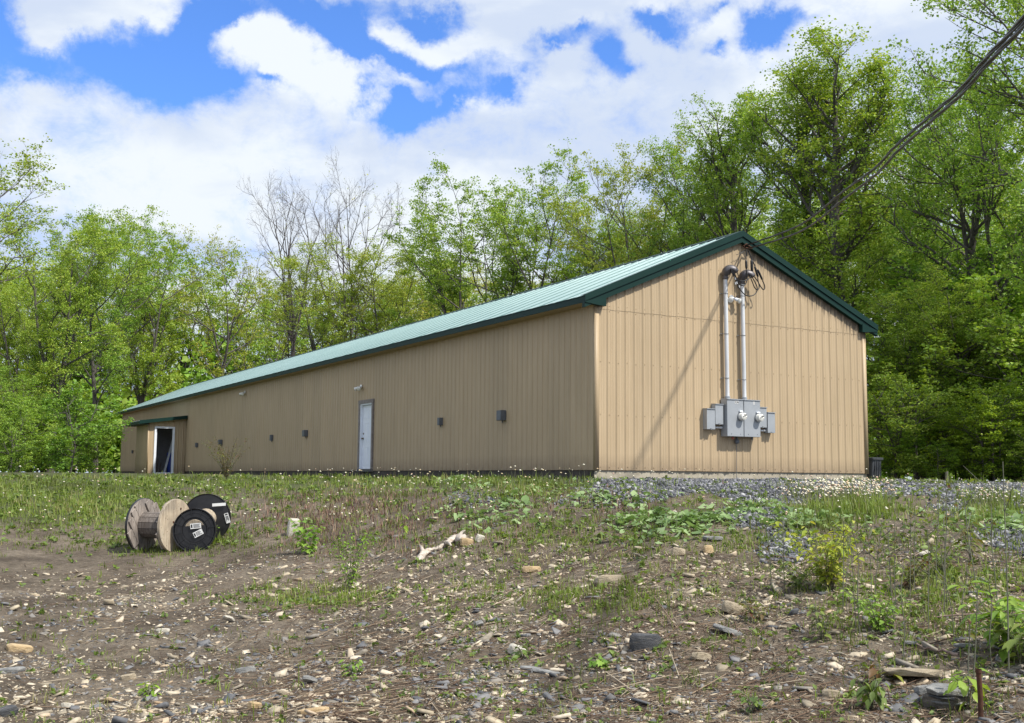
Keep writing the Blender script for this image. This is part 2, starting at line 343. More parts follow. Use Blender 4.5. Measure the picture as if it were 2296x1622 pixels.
M_LEAF_SM = mat_leaf('small_plant_leaf', [(0, (.08, .12, .035)), (.4, (.14, .20, .05)), (.8, (.20, .28, .06)), (1, (.28, .33, .09))], trans=.35, patch=4)
M_LEAF_RED = mat_leaf('red_tinged_leaf', [(0, (.12, .05, .03)), (.4, (.14, .11, .03)), (.8, (.17, .20, .04)), (1, (.22, .26, .05))], trans=.35, patch=4)
M_COLT = mat_leaf('coltsfoot_leaf', [(0, (.12, .19, .06)), (.5, (.21, .31, .11)), (1, (.34, .44, .20))], trans=.25, tint=(1, 1.1, .6), patch=3)
M_GRASS = mat_leaf('grass_blade', [(0, (.11, .13, .035)), (.35, (.165, .225, .045)), (.75, (.22, .31, .055)), (1, (.36, .33, .17))], trans=.35, tint=(1.1, 1.1, .6), patch=.8)
M_FLOWER = mat_attr('seed_head', [(0, (.72, .66, .48)), (.5, (.76, .72, .60)), (.8, (.66, .52, .30)), (1, (.62, .40, .34))], .9)
M_REDW = mat_attr('red_weed', [(0, (.13, .06, .045)), (.5, (.20, .13, .09)), (.8, (.30, .21, .16)), (1, (.15, .16, .06))], .9)
SH = [(0, (.09, .095, .105)), (.22, (.20, .20, .205)), (.42, (.27, .235, .18)), (.65, (.44, .375, .27)), (.9, (.60, .53, .42)), (1, (.42, .31, .20))]
M_SHALE = mat_attr('shale_chip', SH, .85, nscale=30)
M_GRAV = mat_attr('blue_grey_gravel', [(0, (.045, .048, .056)), (.5, (.115, .12, .135)), (.85, (.23, .235, .26)), (1, (.42, .42, .43))], .75, nscale=40)
M_LITTER = mat_attr('dry_litter', [(0, (.05, .03, .02)), (.5, (.14, .09, .06)), (.85, (.28, .21, .14)), (1, (.45, .38, .28))], .95)

# ------------------------------------------------------------ terrain
COLS = [ # (bearing of the profile, [(distance, height)...])
 (400, [(0,-1.76),(6,-1.75),(7.2,-1.74),(10.5,-1.56),(14,-1.40),(17,-1.27),(19.5,-1.0),(22,-.72),(25,-.42),(27.5,-.27),(31,-.20),(40,-.15),(60,-.12)]),
 (800, [(0,-1.76),(5,-1.72),(6.8,-1.68),(9.5,-1.44),(14,-1.18),(16,-.98),(18,-.75),(20,-.52),(22,-.34),(24,-.26),(30,-.20),(45,-.13)]),
 (1150,[(0,-1.76),(4.5,-1.70),(6.6,-1.63),(8.8,-1.33),(10.3,-1.12),(12.3,-.82),(14.5,-.54),(16.5,-.36),(18,-.29),(22,-.22),(30,-.15)]),
 (1500,[(0,-1.76),(4.5,-1.70),(6.5,-1.61),(8.4,-1.28),(9.5,-1.05),(11.2,-.78),(13.2,-.52),(16,-.37),(19,-.27),(23,-.18),(30,-.14)]),
 (2000,[(0,-1.76),(4.5,-1.68),(6.3,-1.57),(8.2,-1.26),(10.3,-.92),(12.8,-.60),(15,-.42),(21,-.29),(27,-.16),(34,-.12)]),
 (2296,[(0,-1.76),(4.5,-1.66),(6.2,-1.55),(8,-1.23),(10,-.92),(12.5,-.65),(15.5,-.45),(20,-.33),(27,-.22),(36,-.14)])]
AZS = np.array([YAW+math.atan((c-1148)/FPX) for c, _ in COLS])
RG = np.arange(0, 64, .25)
TAB = np.array([np.interp(RG, [a for a, _ in pr], [b for _, b in pr]) for _, pr in COLS])
ker = np.hanning(13); ker /= ker.sum()
TAB = np.array([np.convolve(np.pad(t, 6, mode='edge'), ker, 'valid') for t in TAB])
_pr = np.random.default_rng(5); _W = [(_pr.uniform(-1, 1, 2)*f, _pr.uniform(0, 6.28), a) for f, a in [(.5,.05),(.8,.04),(1.3,.035),(2.1,.028),(3.3,.02),(5,.014),(8,.010),(12,.007)] for _ in range(3)]
def terr(x, y):
    x = np.asarray(x, float); y = np.asarray(y, float)
    dx = x-CAM[0]; dy = y-CAM[1]; r = np.hypot(dx, dy); az = np.arctan2(dx, dy)
    a = np.clip(az, AZS[0], AZS[-1]); k = np.clip(np.searchsorted(AZS, a)-1, 0, len(AZS)-2)
    t = (a-AZS[k])/(AZS[k+1]-AZS[k]); t = t*t*(3-2*t)*.5+t*.5
    rr = np.clip(r/.25, 0, len(RG)-1.001); i = rr.astype(int); f = rr-i
    def g(kk): return TAB[kk, i]*(1-f)+TAB[kk, i+1]*f
    z = g(k)*(1-t)+g(k+1)*t
    off = np.clip((np.abs(az-YAW)-1.0)/.8, 0, 1); z = z*(1-off)+(-1.75)*off*(r < 60)+z*off*(r >= 60)
    nz = sum(amp*np.sin(w[0]*x+w[1]*y+ph) for w, ph, amp in _W)
    fade = np.clip((30-r)/12, .12, 1)*np.where((x > -3) & (y > -3.0), .12, 1)
    z = z+nz*fade*.55
    # level pad that carries the building
    inside = (x > -.6) & (x < 8.4) & (y > -.6) & (y < 52.4)
    return np.where(inside, np.minimum(z, -.16), z)
def proj(P):
    d = np.asarray(P)-CAM; w = d@Fv
    return 1148+FPX*(d@Rr)/w, 811-FPX*(d@Uu)/w
def spot(px, py):
    """the ground point seen in that direction from the viewpoint"""
    d = (px-1148)*Rr+(811-py)*Uu+FPX*Fv; d = d/np.linalg.norm(d[:2])
    r = np.arange(4, 60, .02); P = CAM[None]+r[:, None]*d[None]
    h = terr(P[:, 0], P[:, 1]); k = np.argmax(P[:, 2] < h)
    if not (P[:, 2] < h).any(): k = int((20-4)/.02)
    return float(P[k, 0]), float(P[k, 1]), float(h[k])
def bearing(px, r, z=None):
    a = YAW+math.atan((px-1148)/FPX); x = CAM[0]+r*math.sin(a); y = CAM[1]+r*math.cos(a)
    return (x, y, float(terr(x, y)) if z is None else z)
# ---- which ground stands where
def blob(u, v, cu, cv, a, b): return np.exp(-(((u-cu)/a)**2+((v-cv)/b)**2))
def gravel_w(u, v, x, y):
    w = np.zeros_like(u)
    edge = 1122+12*np.sin(u/90.)+8*np.sin(u/37.)
    w = np.maximum(w, 1/(1+np.exp((v-edge)/6.))*(u > 1250)*np.clip((u-1250)/120, 0, 1))
    w = np.maximum(w, .9*blob(u, v, 1760, 1225, 60, 45)); w = np.maximum(w, .9*blob(u, v, 1700, 1160, 90, 25))
    w = np.maximum(w, 1.0*blob(u, v, 2230, 1135, 130, 28)); w = np.maximum(w, 1.0*blob(u, v, 2310, 1200, 110, 40))
    w = np.maximum(w, .45*blob(u, v, 1080, 1120, 110, 25)); w = np.maximum(w, .6*blob(u, v, 1350, 1125, 130, 18))
    return np.clip(w, 0, 1)
def grass_w(u, v):
    w = 1.0*((u < 2310) & (v < 1095+.0*u) & (u < 1330))*np.clip((1110-v)/20, 0, 1)
    w = np.maximum(w, np.clip((1205-v)/50, 0, 1)*np.clip((560-u)/250, 0, 1)*1.0)
    w = np.maximum(w, .75*np.clip((1150-v)/60, 0, 1)*(u < 760)); w = np.maximum(w, .45*np.clip((1180-v)/60, 0, 1)*(u < 900))
    w = np.maximum(w, .75*blob(u, v, 330, 1225, 130, 26)); w = np.maximum(w, .6*blob(u, v, 480, 1215, 90, 35)); w = np.maximum(w, .4*blob(u, v, 200, 1215, 80, 20))
    w = np.maximum(w, .8*blob(u, v, 1200, 1100, 190, 22)); w = np.maximum(w, .55*blob(u, v, 860, 1110, 200, 30))
    w = np.maximum(w, 1.0*blob(u, v, 1900, 1145, 130, 33)); w = np.maximum(w, .9*blob(u, v, 2230, 1145, 90, 28)); w = np.maximum(w, .5*blob(u, v, 1800, 1180, 70, 20))
    w = np.maximum(w, .55*blob(u, v, 700, 1345, 170, 20)); w = np.maximum(w, .35*blob(u, v, 1350, 1345, 260, 30)); w = np.maximum(w, .28*blob(u, v, 2100, 1330, 230, 90))
    w = np.maximum(w, .9*((u > 1890) & (v < 1087))*np.clip((v-1040)/10, 0, 1))
    w = np.maximum(w, .13*blob(u, v, 1300, 1250, 500, 120))
    return np.clip(w, 0, 1)

def ground():
    n = 640; k = 6.6; s = np.linspace(-1, 1, n); q = 700*np.sinh(k*s)/math.sinh(k)
    cx, cy = CAM[0]+4.5, CAM[1]+9
    X, Y = np.meshgrid(cx+q, cy+q, indexing='ij'); Z = terr(X, Y)
    V = np.stack([X, Y, Z], -1).reshape(-1, 3)
    i = np.arange(n-1)[:, None]*n+np.arange(n-1)[None]
    F = np.stack([i, i+n, i+n+1, i+1], -1).reshape(-1, 4)
    u, v = proj(V); fr = (V-CAM)@Fv > 1
    gw = np.where(fr, gravel_w(np.where(fr, u, 0), np.where(fr, v, 3000), V[:, 0], V[:, 1]), 0)
    gr = np.where(fr, grass_w(np.where(fr, u, 0), np.where(fr, v, 3000)), .2)
    far = np.hypot(V[:, 0]-CAM[0], V[:, 1]-CAM[1]) > 60; gr = np.where(far, .6, gr)
    m, nt, p = newmat('hillside_ground')
    A = nt.nodes.new('ShaderNodeAttribute'); A.attribute_name = 'gravel'; B = nt.nodes.new('ShaderNodeAttribute'); B.attribute_name = 'grass'
    n1 = nnoise(nt, 1.1, 8, .65); n2 = nnoise(nt, 14, 6, .7); n3 = nnoise(nt, 60, 3, .7)
    soil = ramp(nt, n1.outputs['Fac'], [(.3, (.095, .075, .056)), (.47, (.15, .122, .092)), (.62, (.225, .186, .142)), (.8, (.17, .15, .11))])
    det = ramp(nt, n2.outputs['Fac'], [(.3, (.5, .48, .46)), (.55, (1, 1, 1)), (.72, (1.35, 1.3, 1.2))])
    c = mixc(nt, 1.0, soil.outputs[0], det.outputs[0], 'MULTIPLY')
    vo = nt.nodes.new('ShaderNodeTexVoronoi'); vo.inputs['Scale'].default_value = 55; tc = nt.nodes.new('ShaderNodeTexCoord'); link(nt, tc.outputs['Object'], vo.inputs['Vector'])
    gv = ramp(nt, vo.outputs['Color'], [(.15, (.04, .043, .05)), (.5, (.105, .11, .125)), (.85, (.23, .235, .26))])
    f1 = ramp(nt, A.outputs['Fac'], [(.35, (0, 0, 0)), (.6, (1, 1, 1))]); c = mixc(nt, f1.outputs[0], c, gv.outputs[0])
    gs = ramp(nt, n2.outputs['Fac'], [(.3, (.03, .05, .012)), (.6, (.075, .095, .03)), (.8, (.12, .11, .055))])
    mm = nt.nodes.new('ShaderNodeMath'); mm.operation = 'MULTIPLY'; mm.use_clamp = True; link(nt, B.outputs['Fac'], mm.inputs[0]); link(nt, n1.outputs['Fac'], mm.inputs[1])
    f2 = ramp(nt, mm.outputs[0], [(.2, (0, 0, 0)), (.45, (.8, .8, .8))]); c = mixc(nt, f2.outputs[0], c, gs.outputs[0])
    link(nt, c, p.inputs['Base Color']); p.inputs['Roughness'].default_value = .95; p.inputs['Specular IOR Level'].default_value = .15
    ad = nt.nodes.new('ShaderNodeMath'); ad.operation = 'MULTIPLY_ADD'; link(nt, n3.outputs['Fac'], ad.inputs[0]); ad.inputs[1].default_value = .35; link(nt, n2.outputs['Fac'], ad.inputs[2])
    bump(nt, p, ad.outputs[0], .05)
    o = meshobj('ground', V, F, m, None, {'gravel': gw, 'grass': gr}, True); tag(o, kind='structure')
ground()

# ------------------------------------------------------------ building
W, LEN, HE, RZ = 7.88, 51.9, 3.45, 5.43   # gable width, length, soffit height, top of the ridge
EX, EY = .318, .10
SLOPE = (RZ-3.59)/(W/2+EX)
PITCHR = .2286
def zroof(x): return RZ-abs(x-W/2)*SLOPE      # top of the roof plane
def rib_profile(length, start=0.0, major=.019, minor=.0035, pitch=PITCHR, run=.010):
    """(s, outward) pairs of a ribbed steel sheet"""
    pts = []; s = start-pitch
    while s < length+pitch:
        for ds, h in [(0, 0), (run, major), (.036-run, major), (.036, 0), (.085, 0), (.092, minor), (.104, minor), (.111, 0), (.152, 0), (.159, minor), (.171, minor), (.178, 0)]:
            q = s+ds
            if 0 < q < length: pts.append((q, h))
        s += pitch
    return [(0, 0)]+pts+[(length, 0)]
def sheet(pts, zb, zt, mk):
    V = []; 
    for s, h in pts: V.append(mk(s, h, zb(s) if callable(zb) else zb)); V.append(mk(s, h, zt(s) if callable(zt) else zt))
    F = np.array([[2*i, 2*i+2, 2*i+3, 2*i+1] for i in range(len(pts)-1)]); return np.array(V, float), F
def merge(parts):
    V = []; F = []; n = 0
    for v, f in parts: V.append(v); F.append(f+n); n += len(v)
    return np.vstack(V), np.vstack(F)
def boxarr(x0, x1, y0, y1, z0, z1):
    V = np.array([(x0,y0,z0),(x1,y0,z0),(x1,y1,z0),(x0,y1,z0),(x0,y0,z1),(x1,y0,z1),(x1,y1,z1),(x0,y1,z1)], float)
    return V, np.array([(0,3,2,1),(4,5,6,7),(0,1,5,4),(1,2,6,5),(2,3,7,6),(3,0,4,7)])
B = thing('pole_barn', 'long tan metal-sided pole barn with dark green roof behind the weedy bank', 'building', (0, 0, 0))
DY0, DY1, DZ1 = 11.86, 12.96, 2.10     # steel door opening in the long wall
VY0, VY1, VX = 35.3, 38.0, 1.80        # lean-to entry
def build_barn():
    # gable wall: lower sheets, and upper sheets lapping over them at z 3.37
    seam = 3.37
    pr = rib_profile(W, .07)
    wob = lambda s: seam+.004*math.sin(s*9)+.003*math.sin(s*23)
    low = sheet(pr, 0.0, lambda s: wob(s)+.01, lambda s, h, z: (s, -h, z))
    up = sheet(pr, lambda s: wob(s)-.012, lambda s: max(zroof(s)-.05, seam+.02), lambda s, h, z: (s, -h-.006, z))
    lip = sheet(pr, lambda s: wob(s)-.012, lambda s: wob(s)-.0115, lambda s, h, z: (s, -h-.006*(z > wob(s)-.0118), z))
    back = (np.array([(0, .05, 0), (W, .05, 0), (W, .05, HE), (W/2, .05, RZ-.1), (W/2, .05, RZ-.1), (0, .05, HE), (0, .05, HE), (0, .05, HE)], float), np.array([[0, 1, 2, 3], [0, 3, 5, 5]]))
    parts = [low, up]
    # screw heads in rows
    for z in (.06, 1.15, 2.25, 3.33, 3.44, 4.5):
        k = 0
        while k*PITCHR+.03 < W-.05:
            x = .07-PITCHR+k*PITCHR+.060; k += 1
            if x < .03 or x > W-.04 or z > zroof(x)-.35: continue
            zz = z+.01*math.sin(x*17); parts.append(boxarr(x-.006, x+.006, -.012, 0, zz-.006, zz+.006))
    for x0, x1 in ((-.022, .085), (W-.085, W+.022)): parts.append(boxarr(x0, x1, -.026, .03, -.01, HE+.04))   # corner trims
    V, F = merge(parts); g = meshobj('gable_wall', V, F, M_GABLE, B)
    # long wall with door hole
    def yr(y0, y1, z0, z1):
        pp = [(s, h) for s, h in rib_profile(LEN, .03) if y0 < s < y1]; pp = [(y0, 0)]+pp+[(y1, 0)]
        return sheet(pp, z0, z1, lambda s, h, z: (-h, s, z))
    T = HE+.02
    V, F = merge([yr(0, DY0, 0, T), yr(DY0, DY1, DZ1, T), yr(DY1, VY0+.9, 0, T), yr(VY0+.9, VY1-.3, 2.15, T), yr(VY1-.3, LEN, 0, T)])
    meshobj('long_wall', V, F[:, ::-1], M_SIDE, B)
    V, F = merge([boxarr(W-.02, W, .03, LEN, 0, HE), boxarr(.03, W-.02, LEN-.03, LEN, 0, HE+.2)])
    meshobj('rear_wall', V, F, M_SIDE, B)
    bm = bmesh.new(); prism(bm, [(.01, 0.02), (W-.03, .02), (W-.03, HE+.0), (W/2, RZ-.12), (.01, HE+.0)], .03, 'y', .02); bmobj('gable_lining', bm, M_SOFFIT, B)
    bm = bmesh.new(); bx(bm, .03, .06, .06, DY0-.05, .02, HE-.02); bx(bm, .03, .06, DY1+.05, VY0+.9, .02, HE-.02); bx(bm, .03, .06, VY1-.3, LEN-.05, .02, HE-.02); bx(bm, .03, .06, DY0-.05, DY1+.05, DZ1+.1, HE-.02)
    bmobj('wall_lining', bm, M_SOFFIT, B)
    # foundation with broken parging
    rng = np.random.default_rng(3)
    nx, nz = 160, 5; X = np.linspace(-.0, W+.0, nx); Z = np.linspace(-.55, -.004, nz); VV = []
    for x in X:
        for z in Z: VV.append((x, .03+rng.normal()*.004+(.018 if (1.9 < x < 3.6 and math.sin(x*11)+math.sin(x*29) > .1 and z > -.2) else 0), z))
    i = np.arange(nx-1)[:, None]*nz+np.arange(nz-1)[None]; F = np.stack([i, i+nz, i+nz+1, i+1], -1).reshape(-1, 4)
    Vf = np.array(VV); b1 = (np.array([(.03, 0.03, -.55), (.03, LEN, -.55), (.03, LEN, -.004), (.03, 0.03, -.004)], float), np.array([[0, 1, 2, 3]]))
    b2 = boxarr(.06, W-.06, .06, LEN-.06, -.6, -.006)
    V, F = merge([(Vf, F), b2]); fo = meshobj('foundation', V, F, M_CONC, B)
    meshobj('shaded_side_foundation', b1[0]-np.array([.012, 0, 0]), b1[1], M_CONC_SHADE, B)  # long-side foundation face, coloured dark to stand for shade
    # roof slabs with ribs running up the slope
    for side in (-1, 1):
        V = []; pr = [(0, 0, 0)]; q0 = .09; kk = 0
        while q0 < LEN+2*EY-.1:
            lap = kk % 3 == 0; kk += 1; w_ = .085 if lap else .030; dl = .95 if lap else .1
            pr += [(q0+a_, h_, d_) for a_, h_, d_ in ((-w_, 0, 0), (-w_*.7, 0, 1 if lap else .4), (0, 0, 1), (.004, .006, max(dl, .3)), (.007, .014, dl*.8), (.029, .014, 0), (.036, 0, .8), (.044, 0, .8), (.058, 0, 0))]; q0 += .3048  # last value paints dark lines for the shaded rib sides and laps
        pr.append((LEN+2*EY, 0, 0))
        for s, h, _d in pr:
            y = s-EY
            for x in ([-EX-.02, W/2] if side < 0 else [W+EX+.02, W/2]):
                V.append((x, y, zroof(x)+h))
        n = len(pr); F = np.array([[2*k, 2*k+2, 2*k+3, 2*k+1] for k in range(n-1)])
        o = meshobj('roof_sheet', np.array(V), F if side > 0 else F[:, ::-1], M_ROOF, B, {'dirt_shade': np.repeat([p_[2] for p_ in pr], 2)})
        bm = bmesh.new(); xe = -EX if side < 0 else W+EX
        prism(bm, [(xe, zroof(xe)-.03), (W/2, RZ-.012), (W/2, RZ-.03), (xe, zroof(xe)-.06)][::side], LEN+2*EY-.02, 'y', -EY+.01); bmobj('roof_deck', bm, M_SOFFIT, B)
    bm = bmesh.new(); cw = .16
    prism(bm, [(W/2-cw, zroof(W/2-cw)+.022), (W/2, RZ+.034), (W/2+cw, zroof(W/2+cw)+.022), (W/2+cw, zroof(W/2+cw)+.006), (W/2, RZ+.016), (W/2-cw, zroof(W/2-cw)+.006)], LEN+2*EY+.03, 'y', -EY-.015)
    bmobj('ridge_cap', bm, M_GREEN, B)
    # eave fascia and tan soffit
    for side in (-1, 1):
        xe = -EX if side < 0 else W+EX; o_ = -1 if side < 0 else 1
        bm = bmesh.new(); x0, x1 = sorted((xe, xe+o_*.018)); bx(bm, x0, x1, -EY, LEN+EY, 3.452, 3.592); x0, x1 = sorted((xe, xe+o_*.03)); bx(bm, x0, x1, -EY+.001, LEN+EY-.001, 3.575, 3.588+.004)
        bmobj('eave_fascia', bm, M_GREEN, B)
        bm = bmesh.new(); x0, x1 = sorted((xe-o_*.001, (-.0 if side < 0 else W)-o_*.02)); bx(bm, x0, x1, 0.02, LEN, 3.450, 3.462); bmobj('soffit', bm, M_SOFFIT, B)
    # rake trim in two steps each side, plus boxed returns
    for side in (-1, 1):
        f = (lambda x: x) if side < 0 else (lambda x: W-x)
        bm = bmesh.new(); xe = -EX-.02
        def strip(a, b, y0, y1):
            pts = [(f(xe), zroof(xe)+a), (W/2, RZ+a), (W/2, RZ+b), (f(xe), zroof(xe)+b)]
            prism(bm, pts if side < 0 else pts[::-1], y1-y0, 'y', y0)
        strip(.032, -.105, -EY-.045, -EY+.004); strip(.030, .024, -EY+.004, -EY+.14)
        bmobj('rake_trim', bm, M_GREEN, B)
        bm = bmesh.new(); strip(-.112, -.235, -EY-.018, -.021); bmobj('rake_board', bm, M_GREEN, B)
        bm = bmesh.new(); pts = [(f(-EX-.004), 3.470), (f(-EX-.004), 3.452), (f(.07), 3.405), (f(.20), 3.405), (f(.20), zroof(.20)-.232), (f(-EX-.004), 3.475)]
        pts = [(f(-EX-.015), 3.475), (f(-EX-.015), 3.450), (f(.05), 3.412), (f(.19), 3.408), (f(.19), zroof(.19)-.20)]
        prism(bm, pts if side > 0 else pts[::-1], .115, 'y', -EY-.034); bmobj('eave_return', bm, M_GREEN, B)
    # steel door in the long wall
    d = thing('door', None, None); d.parent = B; d.location = (0, 0, 0)
    fr = .075
    bm = bmesh.new(); bx(bm, -.055, .02, DY0-.02, DY0+fr, -.03, DZ1+.02); bx(bm, -.055, .02, DY1-fr, DY1+.02, -.03, DZ1+.02); bx(bm, -.058, .02, DY0-.03, DY1+.03, DZ1-.06, DZ1+.05)
    bmobj('casing', bm, M_WFRAME, d, bevel=.004)
    bm = bmesh.new(); bx(bm, -.03, .10, DY0+fr, DY0+fr+.02, .05, DZ1-.06); bx(bm, -.03, .10, DY1-fr-.035, DY1-fr, .05, DZ1-.06); bx(bm, -.031, .10, DY0+fr+.02, DY1-fr-.035, DZ1-.10, DZ1-.06)
    bmobj('jamb', bm, M_WHITE, d)
    # slab with six raised-and-fielded panels
    bm = bmesh.new(); y0, y1 = DY0+fr+.022, DY1-fr-.037; z0, z1 = .055, DZ1-.105; x = .055
    bx(bm, x, x+.04, y0, y1, z0, z1)
    w_ = (y1-y0); 
    for (a, b) in ((.12, .46), (.54, .88)):
        for (c, e) in ((.05, .28), (.36, .66), (.72, .93)) if False else ((.06, .34), (.42, .72), (.79, .93)):
            ya, yb, za, zb = y0+a*w_, y0+b*w_, z0+c*(z1-z0), z0+e*(z1-z0)
            for q in ((ya, yb, za, za+.012), (ya, yb, zb-.012, zb), (ya, ya+.012, za+.012, zb-.012), (yb-.012, yb, za+.012, zb-.012)): bx(bm, x-.006, x, *q)
            bx(bm, x-.004, x, ya+.035, yb-.035, za+.035, zb-.035)
    bmobj('door_slab', bm, M_WHITE, d, bevel=.0015)
    ky = y1-.07
    Mx = Matrix.Translation((x, ky, .98)) @ Matrix.Rotation(R(-90), 4, 'Y')
    bm = bmesh.new(); lathe(bm, [(0, 0), (.033, 0), (.033, .008), (.014, .012), (.014, .035), (.028, .045), (.030, .058), (.018, .068), (0, .070)], 18, Mx); bmobj('door_knob', bm, M_BRASS, d, True)
    Mx = Matrix.Translation((x, ky, 1.13)) @ Matrix.Rotation(R(-90), 4, 'Y')
    bm = bmesh.new(); lathe(bm, [(0, 0), (.027, 0), (.027, .012), (.02, .018), (0, .018)], 16, Mx); bmobj('deadbolt', bm, M_BRASS, d, True)
    bm = bmesh.new(); bx(bm, -.07, .10, DY0, DY1, -.03, .05); bmobj('door_sill', bm, M_ALU, d)
    # lean-to entry
    xo = -VX
    dx0, dx1, dz = -1.50, -.56, 2.03
    def zr(x): return 2.60+x*.135     # underside of the shed roof
    def nf(a, b, z0, zt=None):
        pp = [(s, h) for s, h in rib_profile(VX, .02) if a < s < b]; pp = [(a, 0)]+pp+[(b, 0)]
        return sheet(pp, z0, zt or (lambda s: zr(s-VX)), lambda s, h, z: (s-VX, VY0-h, z))
    V, F = merge([nf(0, VX+dx0, -.12), nf(VX+dx0, VX+dx1, dz), nf(VX+dx1, VX, -.12), boxarr(xo-.012, xo+.05, VY0-.024, VY0+.02, -.13, zr(xo)), boxarr(-.05, -.022, VY0-.03, VY0+.0, -.10, zr(0)-.02)])
    meshobj('entry_front', V, F, M_SIDE, B)
    pp = rib_profile(VY1-VY0, .1); V, F = sheet(pp, -.12, zr(xo), lambda s, h, z: (xo-h, VY0+s, z))
    meshobj('entry_side', V, F[:, ::-1], M_SIDE, B)
    bm = bmesh.new(); bx(bm, xo+.02, -.02, VY1-.03, VY1, -.12, zr(xo)); bmobj('entry_end', bm, M_SIDE, B)
    bm = bmesh.new(); bx(bm, xo+.03, xo+.05, VY0+.03, VY1-.03, -.12, 2.2); bx(bm, xo+.05, -.02, VY1-.06, VY1-.035, -.1, 2.25)
    bx(bm, xo+.05, 2.4, VY0+.03, VY1+.2, -.13, -.10); bmobj('entry_lining', bm, M_BLOCK, B)
    # boards of the far inside wall
    bm = bmesh.new()
    for k in range(11): bx(bm, xo+.05, -.03, VY1-.075, VY1-.062, -.08+k*.2, .11+k*.2)
    bmobj('inner_boarding', bm, M_BLOCK, B)
    bm = bmesh.new(); f = .085
    bx(bm, dx0, dx0+f, VY0-.045, VY0+.1, -.07, dz); bx(bm, dx1-f, dx1, VY0-.045, VY0+.1, -.07, dz); bx(bm, dx0, dx1, VY0-.048, VY0+.1, dz, dz+f); bx(bm, dx0-.02, dx1+.02, VY0-.07, VY0+.1, -.12, -.07)
    bmobj('entry_door_frame', bm, M_WHITE, B, bevel=.004)
    bm = bmesh.new(); bx(bm, dx0+f+.005, dx0+f+.045, VY0+.06, VY0+.9, -.05, dz-.03); bmobj('entry_door', bm, M_WHITE, B, bevel=.003)
    bm = bmesh.new(); p0 = -2.22
    prism(bm, [(p0, zr(p0)+.015), (-.023, zr(0)+.015), (-.023, zr(0)+.05), (p0, zr(p0)+.05)], VY1+.3-(VY0-.26), 'y', VY0-.26); bmobj('entry_roof', bm, M_ROOF, B)
    bm = bmesh.new()
    for k in range(14):
        yy = VY0-.2+k*PITCHR
        prism(bm, [(p0-.005, zr(p0)+.051), (-.03, zr(0)+.051), (-.03, zr(0)+.068), (p0-.005, zr(p0)+.068)], .03, 'y', yy)
    bmobj('entry_roof_ribs', bm, M_ROOF, B)
    bm = bmesh.new(); prism(bm, [(p0-.03, zr(p0)-.10), (-.04, zr(0)-.085), (-.04, zr(0)+.075), (p0-.03, zr(p0)+.072)], .03, 'y', VY0-.295); bx(bm, p0-.05, p0-.02, VY0-.29, VY1+.3, zr(p0)-.11, zr(p0)+.045)
    bx(bm, p0-.02, xo-.02, VY0-.262, VY1+.3, zr(p0)-.11, zr(p0)-.095); bmobj('entry_fascia', bm, M_GREEN, B)
build_barn()

def plank():
    bm = bmesh.new(); Mx = Matrix.Translation((-.92, VY0+.28, -.10)) @ Matrix.Rotation(R(14), 4, 'Y') @ Matrix.Rotation(R(-6), 4, 'X')
    bx(bm, -.045, .045, -.02, .02, 0, 1.75, Mx); o = bmobj('plank', bm, M_GREY, None, bevel=.003)
    tag(o, 'pale grey plank leaning inside the open lean-to doorway', 'plank')
    bm = bmesh.new(); Mx = Matrix.Translation((-.50, VY0+.60, -.10))
    lathe(bm, [(0, 0), (.20, 0), (.22, .02), (.235, .45), (.225, .5), (.245, .9), (.25, .94), (.24, .98), (0, .985)], 28, Mx); o = bmobj('barrel', bm, M_BLUE, None, True)
    tag(o, 'blue plastic barrel just inside the lean-to doorway', 'barrel')
    bm = bmesh.new()
    rr = random.Random(4)
    for k in range(9):
        Mx = Matrix.Translation((-1.25+k*.06, VY0+1.9+rr.uniform(-.3, .3), -.08)) @ Matrix.Rotation(R(rr.uniform(-14, 14)), 4, 'Y') @ Matrix.Rotation(rr.uniform(0, 3), 4, 'Z')
        bx(bm, -.02, .02, -.03, .03, 0, rr.uniform(.4, .75), Mx)
    o = bmobj('scrap_heap', bm, M_WFRAME, None, bevel=.002); tag(o, 'dark heap of scrap sticks on the floor inside the lean-to', 'scrap wood')
plank()

# ------------------------------------------------------------ things on the walls
def floodlight(loc, rot, label, s=1.0):
    t = thing('floodlight', label, 'floodlight', loc, rot, 'twin floodlights on the barn walls'); t.scale = (s, s, s)
    Q = Matrix.Rotation(R(90), 4, 'X')   # +z -> -y outwards
    bm = bmesh.new(); lathe(bm, [(0, 0), (.062, 0), (.066, .012), (.06, .03), (.03, .036), (0, .036)], 24, Q); bmobj('wall_plate', bm, M_GLASSY, t, True)
    for sx in (-1, 1):
        D = Vector((sx*.62, -.62, -.42)).normalized(); P0 = Vector((sx*.025, -.03, 0)); Mx = Matrix.Translation(P0) @ D.to_track_quat('Z', 'Y').to_matrix().to_4x4()
        bm = bmesh.new(); lathe(bm, [(0, 0), (.016, 0), (.018, .05), (.034, .06), (.036, .10), (.042, .105), (.04, .12), (0, .12)], 20, Mx); lm = bmobj('lamp_holder', bm, M_WHITE, t, True)
        bm = bmesh.new(); lathe(bm, [(.036, .105), (.060, .165), (.061, .178), (.045, .190), (0, .195)], 20, Mx); bmobj('lamp', bm, M_GLASSY, t, True)
floodlight((3.66, -.024, 3.90), 0, 'cream twin floodlight between the two conduits on the gable', 1.05)
floodlight((-.022, 25.46, 3.19), R(-90), 'small twin floodlight high under the eave between entry and door', 1.1)
floodlight((-.022, 12.85, 2.58), R(-90), 'clear twin floodlight directly above the white door', 1.05)

